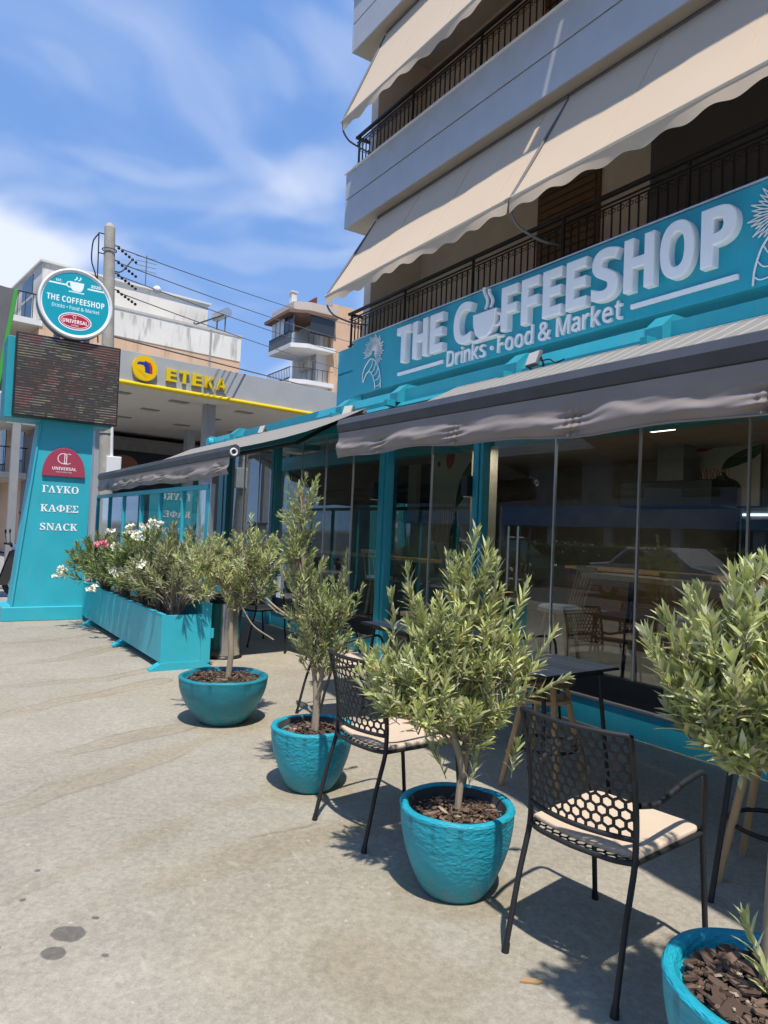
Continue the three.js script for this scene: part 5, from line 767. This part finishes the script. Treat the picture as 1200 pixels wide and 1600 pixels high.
{
  const t = thing('cream_building', 'stained cream building with a peach band behind the petrol station', 'building', [-29.5, 0, -3.5], 0.12);
  part(t, 'side_wall', [box2(-14, 0, 0, 9.0, -8.5, 0)], peachW); part(t, 'upper_wall', [box2(-14.02, 0.03, 9.0, 10.1, -8.53, 0.02)], cremeW); part(t, 'parapet', [box2(-14, 0.06, 10.1, 10.2, -8.56, 0.05)], M(tint([0.5, 0.47, 0.42], 0.1), 0.95));
  part(t, 'penthouse', [box2(-13, -1.6, 10.2, 11.75, -7.6, -0.4)], cremeW); part(t, 'penthouse_coping', [box2(-13.1, -1.5, 11.75, 11.83, -7.7, -0.3)], whiteW);
  part(t, 'downpipe', [cy(V(0.08, 2, -7.0), V(0.08, 10.15, -7.0), 0.04)], mt.grey);
  for (const [y, d] of [[2.9, 1.2], [5.85, 1.2], [8.75, 1.3]]) {
    const s = part(t, 'balcony', [box2(-13.5, 0.05, y, y + 0.22, -0.1, d)], whiteW); part(s, 'soffit', [box2(-13.4, 0.0, y - 0.03, y, 0, d - 0.1)], soffit);
    railing(t, -13.4, 0.03, y + 0.22, d - 0.05, 0.95, 60); part(t, 'end_railing', [box2(0.0, 0.04, y + 1.13, y + 1.17, 0, d), ...[0.2, 0.4, 0.6, 0.8, 1.0].map(k => bx(0.02, 0.95, 0.02, 0.02, y + 0.69, k * d))], mt.iron);
    for (const x of [-2, -5, -8, -11]) part(t, 'window', [box2(x - 0.8, x + 0.8, y + 0.25, y + 2.3, 0, 0.03)], mt.darkGlass);
  }
  part(t, 'canvas_blind', [bx(4, 0.04, 1.5, -2.2, 5.2, 0.75, 0, 0.5)], cream);
  // roof clutter
}
{ const t = thing('solar_heater', 'solar water heater on the roof edge of the cream building', 'solar heater', [-31.0, 10.2, -10.4], 0.12); part(t, 'panel', [bx(1.0, 0.06, 1.7, 0, 0.45, 0, 0.01, 0.5)], mt.darkGlass); part(t, 'tank', [cy(V(-0.6, 0.95, -0.8), V(0.6, 0.95, -0.8), 0.22, 0.22, 16)], mt.alu); part(t, 'stand', [cy(V(-0.4, 0, -0.8), V(-0.4, 0.8, -0.8), 0.03), cy(V(0.4, 0, -0.8), V(0.4, 0.8, -0.8), 0.03), cy(V(-0.4, 0, 0.7), V(-0.4, 0.2, 0.7), 0.03), cy(V(0.4, 0, 0.7), V(0.4, 0.2, 0.7), 0.03)], mt.greyD); }
{ const t = thing('roof_antenna', 'thin television antenna on the cream building roof', 'antenna', [-32.2, 11.83, -8.0]); part(t, 'mast', [cy(V(0, 0, 0), V(0, 1.6, 0), 0.025)], mt.greyD); part(t, 'rods', [0.9, 1.1, 1.3, 1.5].map(y => cy(V(0, y, -0.45), V(0, y, 0.45), 0.012)), mt.greyD); }
{
  const t = thing('balcony_building', 'peach apartment block with glazed balconies beyond the petrol station', 'building', [-33, 0, -16.5]);
  part(t, 'wall', [box2(-4, 0.6, 0, 13.4, -14, -1.2)], peachW); part(t, 'front_wall', [box2(-2.6, 0.2, 0, 13.1, -1.2, -0.6)], whiteW);
  for (const y of [9.1, 10.95, 6.2]) { const s = part(t, 'balcony', [prism([[-2.2, -0.6], [-2.2, 1.1], [0.5, 1.1], [0.9, 0.3], [0.9, -1.3], [0, -1.3]], 0.22).rotateX(Math.PI / 2).scale(1, 1, 1).translate(0, y, 0)], M(tint([0.74, 0.72, 0.67], 0.05), 0.9)); part(s, 'parapet', [box2(-2.2, 0.5, y, y + (y > 10 ? 0.55 : 0.06), 1.06, 1.1)], y > 10 ? mt.greyD : mt.iron); railing(t, -2.2, 0.5, y, 1.08, 0.62, 14); part(t, 'side_railing', [cy(V(0.5, y + 0.6, 1.08), V(0.9, y + 0.6, 0.3), 0.015), cy(V(0.9, y + 0.6, 0.3), V(0.9, y + 0.6, -1.2), 0.015), ...[0.3, 0, -0.3, -0.6, -0.9].map(z => bx(0.02, 0.6, 0.02, 0.9, y + 0.3, z))], mt.iron); }
  for (let i = 0; i < 5; i++) { const p = part(t, 'balcony_glazing', [box2(-2.15 + i * 0.53, -1.66 + i * 0.53, 11.5, 12.45, 0.95, 0.98)], i < 3 ? mt.white : mt.darkGlass); part(p, 'glazing_bar', [box2(-1.66 + i * 0.53, -1.62 + i * 0.53, 11.5, 12.45, 0.93, 1.0)], mt.greyD); }
  part(t, 'glazing_side', [box2(0.86, 0.88, 11.5, 12.45, -1.2, 0.2)], mt.darkGlass);
  part(t, 'eave', [prism([[-2.5, -0.6], [-2.5, 1.3], [0.6, 1.3], [1.05, 0.4], [1.05, -1.3], [0, -1.3]], 0.16).rotateX(Math.PI / 2).translate(0, 12.62, 0)], M([0.20, 0.11, 0.07], 0.8)); part(t, 'roof_band', [prism([[-2.2, -0.6], [-2.2, 1.0], [0.5, 1.0], [0.9, 0.2], [0.9, -1.3], [0, -1.3]], 0.5).rotateX(Math.PI / 2).translate(0, 13.1, 0)], M([0.55, 0.47, 0.40], 0.9)); part(t, 'terrace_screen', [box2(-0.2, 0.7, 13.1, 13.5, -0.2, -0.15)], M([0.18, 0.05, 0.04], 0.8)); part(t, 'chimney', [box2(-1.6, -1.3, 13.1, 14.2, 0, 0.3), box2(-1.65, -1.25, 14.2, 14.28, -0.05, 0.35)], whiteW);
  for (const x of [-1.2, -0.5]) part(t, 'air_conditioner', [bx(0.5, 0.45, 0.25, x, 10.2, -0.47, 0.03)], M([0.5, 0.46, 0.40], 0.7));
  part(t, 'balcony_door', [box2(-0.4, 0.1, 9.1, 10.7, -0.6, -0.57)], mt.grey);
}
{
  const t = thing('far_building', 'distant pale apartment block with red roof edge beyond the petrol station', 'building', [-55, 0, -2]);
  part(t, 'wall', [box2(-8, 0, 0, 11, -9, 6)], whiteW); for (const y of [2.6, 5.4, 8.2]) { part(t, 'balcony', [box2(0, 1.2, y, y + 0.9, -8.5, 5.5)], whiteW); for (let z = -7; z < 5; z += 2.4) part(t, 'window', [box2(0, 0.03, y + 0.95, y + 2.2, z, z + 1.4)], mt.darkGlass); } part(t, 'roof_edge', [box2(-8.2, 0.3, 11, 11.3, -9.2, 6.2)], M([0.5, 0.2, 0.12], 0.8));
}

// ---------- the other side of the street (mirrored in the glass) ----------
{
  const t = thing('opposite_building', 'pale building with blue shop band across the street, mirrored in the glass', 'building', [0, -0.12, 15]);
  part(t, 'wall', [box2(-34, 14, 3.1, 6.6, 0, 8)], M(stainWall([0.30, 0.29, 0.27], 0.3), 0.9)); part(t, 'ground_floor', [box2(-34, 14, 0, 2.2, 0.3, 8)], mt.dark); part(t, 'shop_band', [box2(-34, -9, 2.2, 3.1, -0.2, 0.3)], M([0.16, 0.36, 0.58], 0.5)); part(t, 'shop_band', [box2(-9, 14, 2.2, 3.1, -0.2, 0.3)], M([0.78, 0.68, 0.48], 0.6));
  for (const y of [5.4]) part(t, 'balcony', [box2(-33, 13, y, y + 0.9, -1.2, 0)], cremeW); for (let x = -32; x < 13; x += 3.2) { for (const y of [3.4]) part(t, 'window', [box2(x, x + 1.5, y, y + 1.8, -0.03, 0)], mt.darkGlass); part(t, 'shop_window', [box2(x, x + 2.6, 0.4, 2.1, 0.27, 0.3)], mt.darkGlass); part(t, 'pillar', [box2(x + 2.7, x + 3.1, 0, 2.2, 0.1, 0.3)], whiteW); }
}
{ const t = thing('hedge', 'clipped green hedge on a low wall across the street', 'hedge', [-8, -0.12, 9.6]); part(t, 'low_wall', [bx(22, 0.7, 0.3, 0, 0.35, 0, 0.01)], cremeW); const o = { pos: [], col: [], idx: [] }; for (let i = 0; i < 5200; i++) { const p = V(rr(-10.8, 10.8), rr(0.7, 1.5), rr(-0.42, 0.42)); const d = rndDir(V(0, 0.6, 0), 0.9), k = rr(0.7, 1.3); leaf(o, p, d, perp(d), rr(0.09, 0.16), rr(0.05, 0.09), [0.14 * k, 0.28 * k, 0.06 * k], 0.1); } addLeaves(t, 'foliage', o); part(t, 'core', [bx(21.4, 0.7, 0.6, 0, 1.08, 0, 0.1)], M([0.02, 0.04, 0.012], 1)); }
function car(label, pos, turn, col) {
  const t = thing('parked_car', label, 'car', pos, turn, 'cars parked across the street');
  const prof = [[-2.05, 0.35], [-2.08, 0.75], [-1.9, 0.92], [-1.25, 0.98], [-0.65, 1.42], [0.65, 1.45], [1.3, 1.02], [1.95, 0.9], [2.1, 0.62], [2.08, 0.32]]; part(t, 'body', [prism(prof, 1.56, 0.05).translate(0, 0, -0.78)], P(col, 0.25, { clearcoat: 1 }));
  part(t, 'side_window', [prism([[-1.1, 1.0], [-0.6, 1.36], [0.58, 1.38], [1.12, 1.02]], 1.68).translate(0, 0, -0.84)], mt.darkGlass); for (const x of [-1.3, 1.3]) for (const z of [-0.74, 0.74]) { const w = part(t, 'wheel', [new THREE.TorusGeometry(0.24, 0.09, 10, 24).translate(x, 0.33, z)], mt.black); part(w, 'rim', [new THREE.CylinderGeometry(0.18, 0.18, 0.14, 18).rotateX(Math.PI / 2).translate(x, 0.33, z)], mt.alu); }
  for (const z of [-0.6, 0.6]) { part(t, 'headlight', [bx(0.1, 0.12, 0.3, 2.06, 0.72, z, 0.03)], mt.white); part(t, 'tail_light', [bx(0.08, 0.14, 0.3, -2.08, 0.78, z, 0.03)], M([0.4, 0.02, 0.02], 0.3)); }
  return t;
}
car('red car parked in front of the low wall across the street', [-6.5, -0.12, 8.0], 0, [0.35, 0.03, 0.03]); car('silver car parked in front of the hedge across the street', [-11.8, -0.12, 8.0], 0, [0.45, 0.46, 0.47]); car('dark green car parked across the street beyond the hedge end', [-18.5, -0.12, 8.0], 0, [0.03, 0.07, 0.05]);
renderer.render(scene, camera);
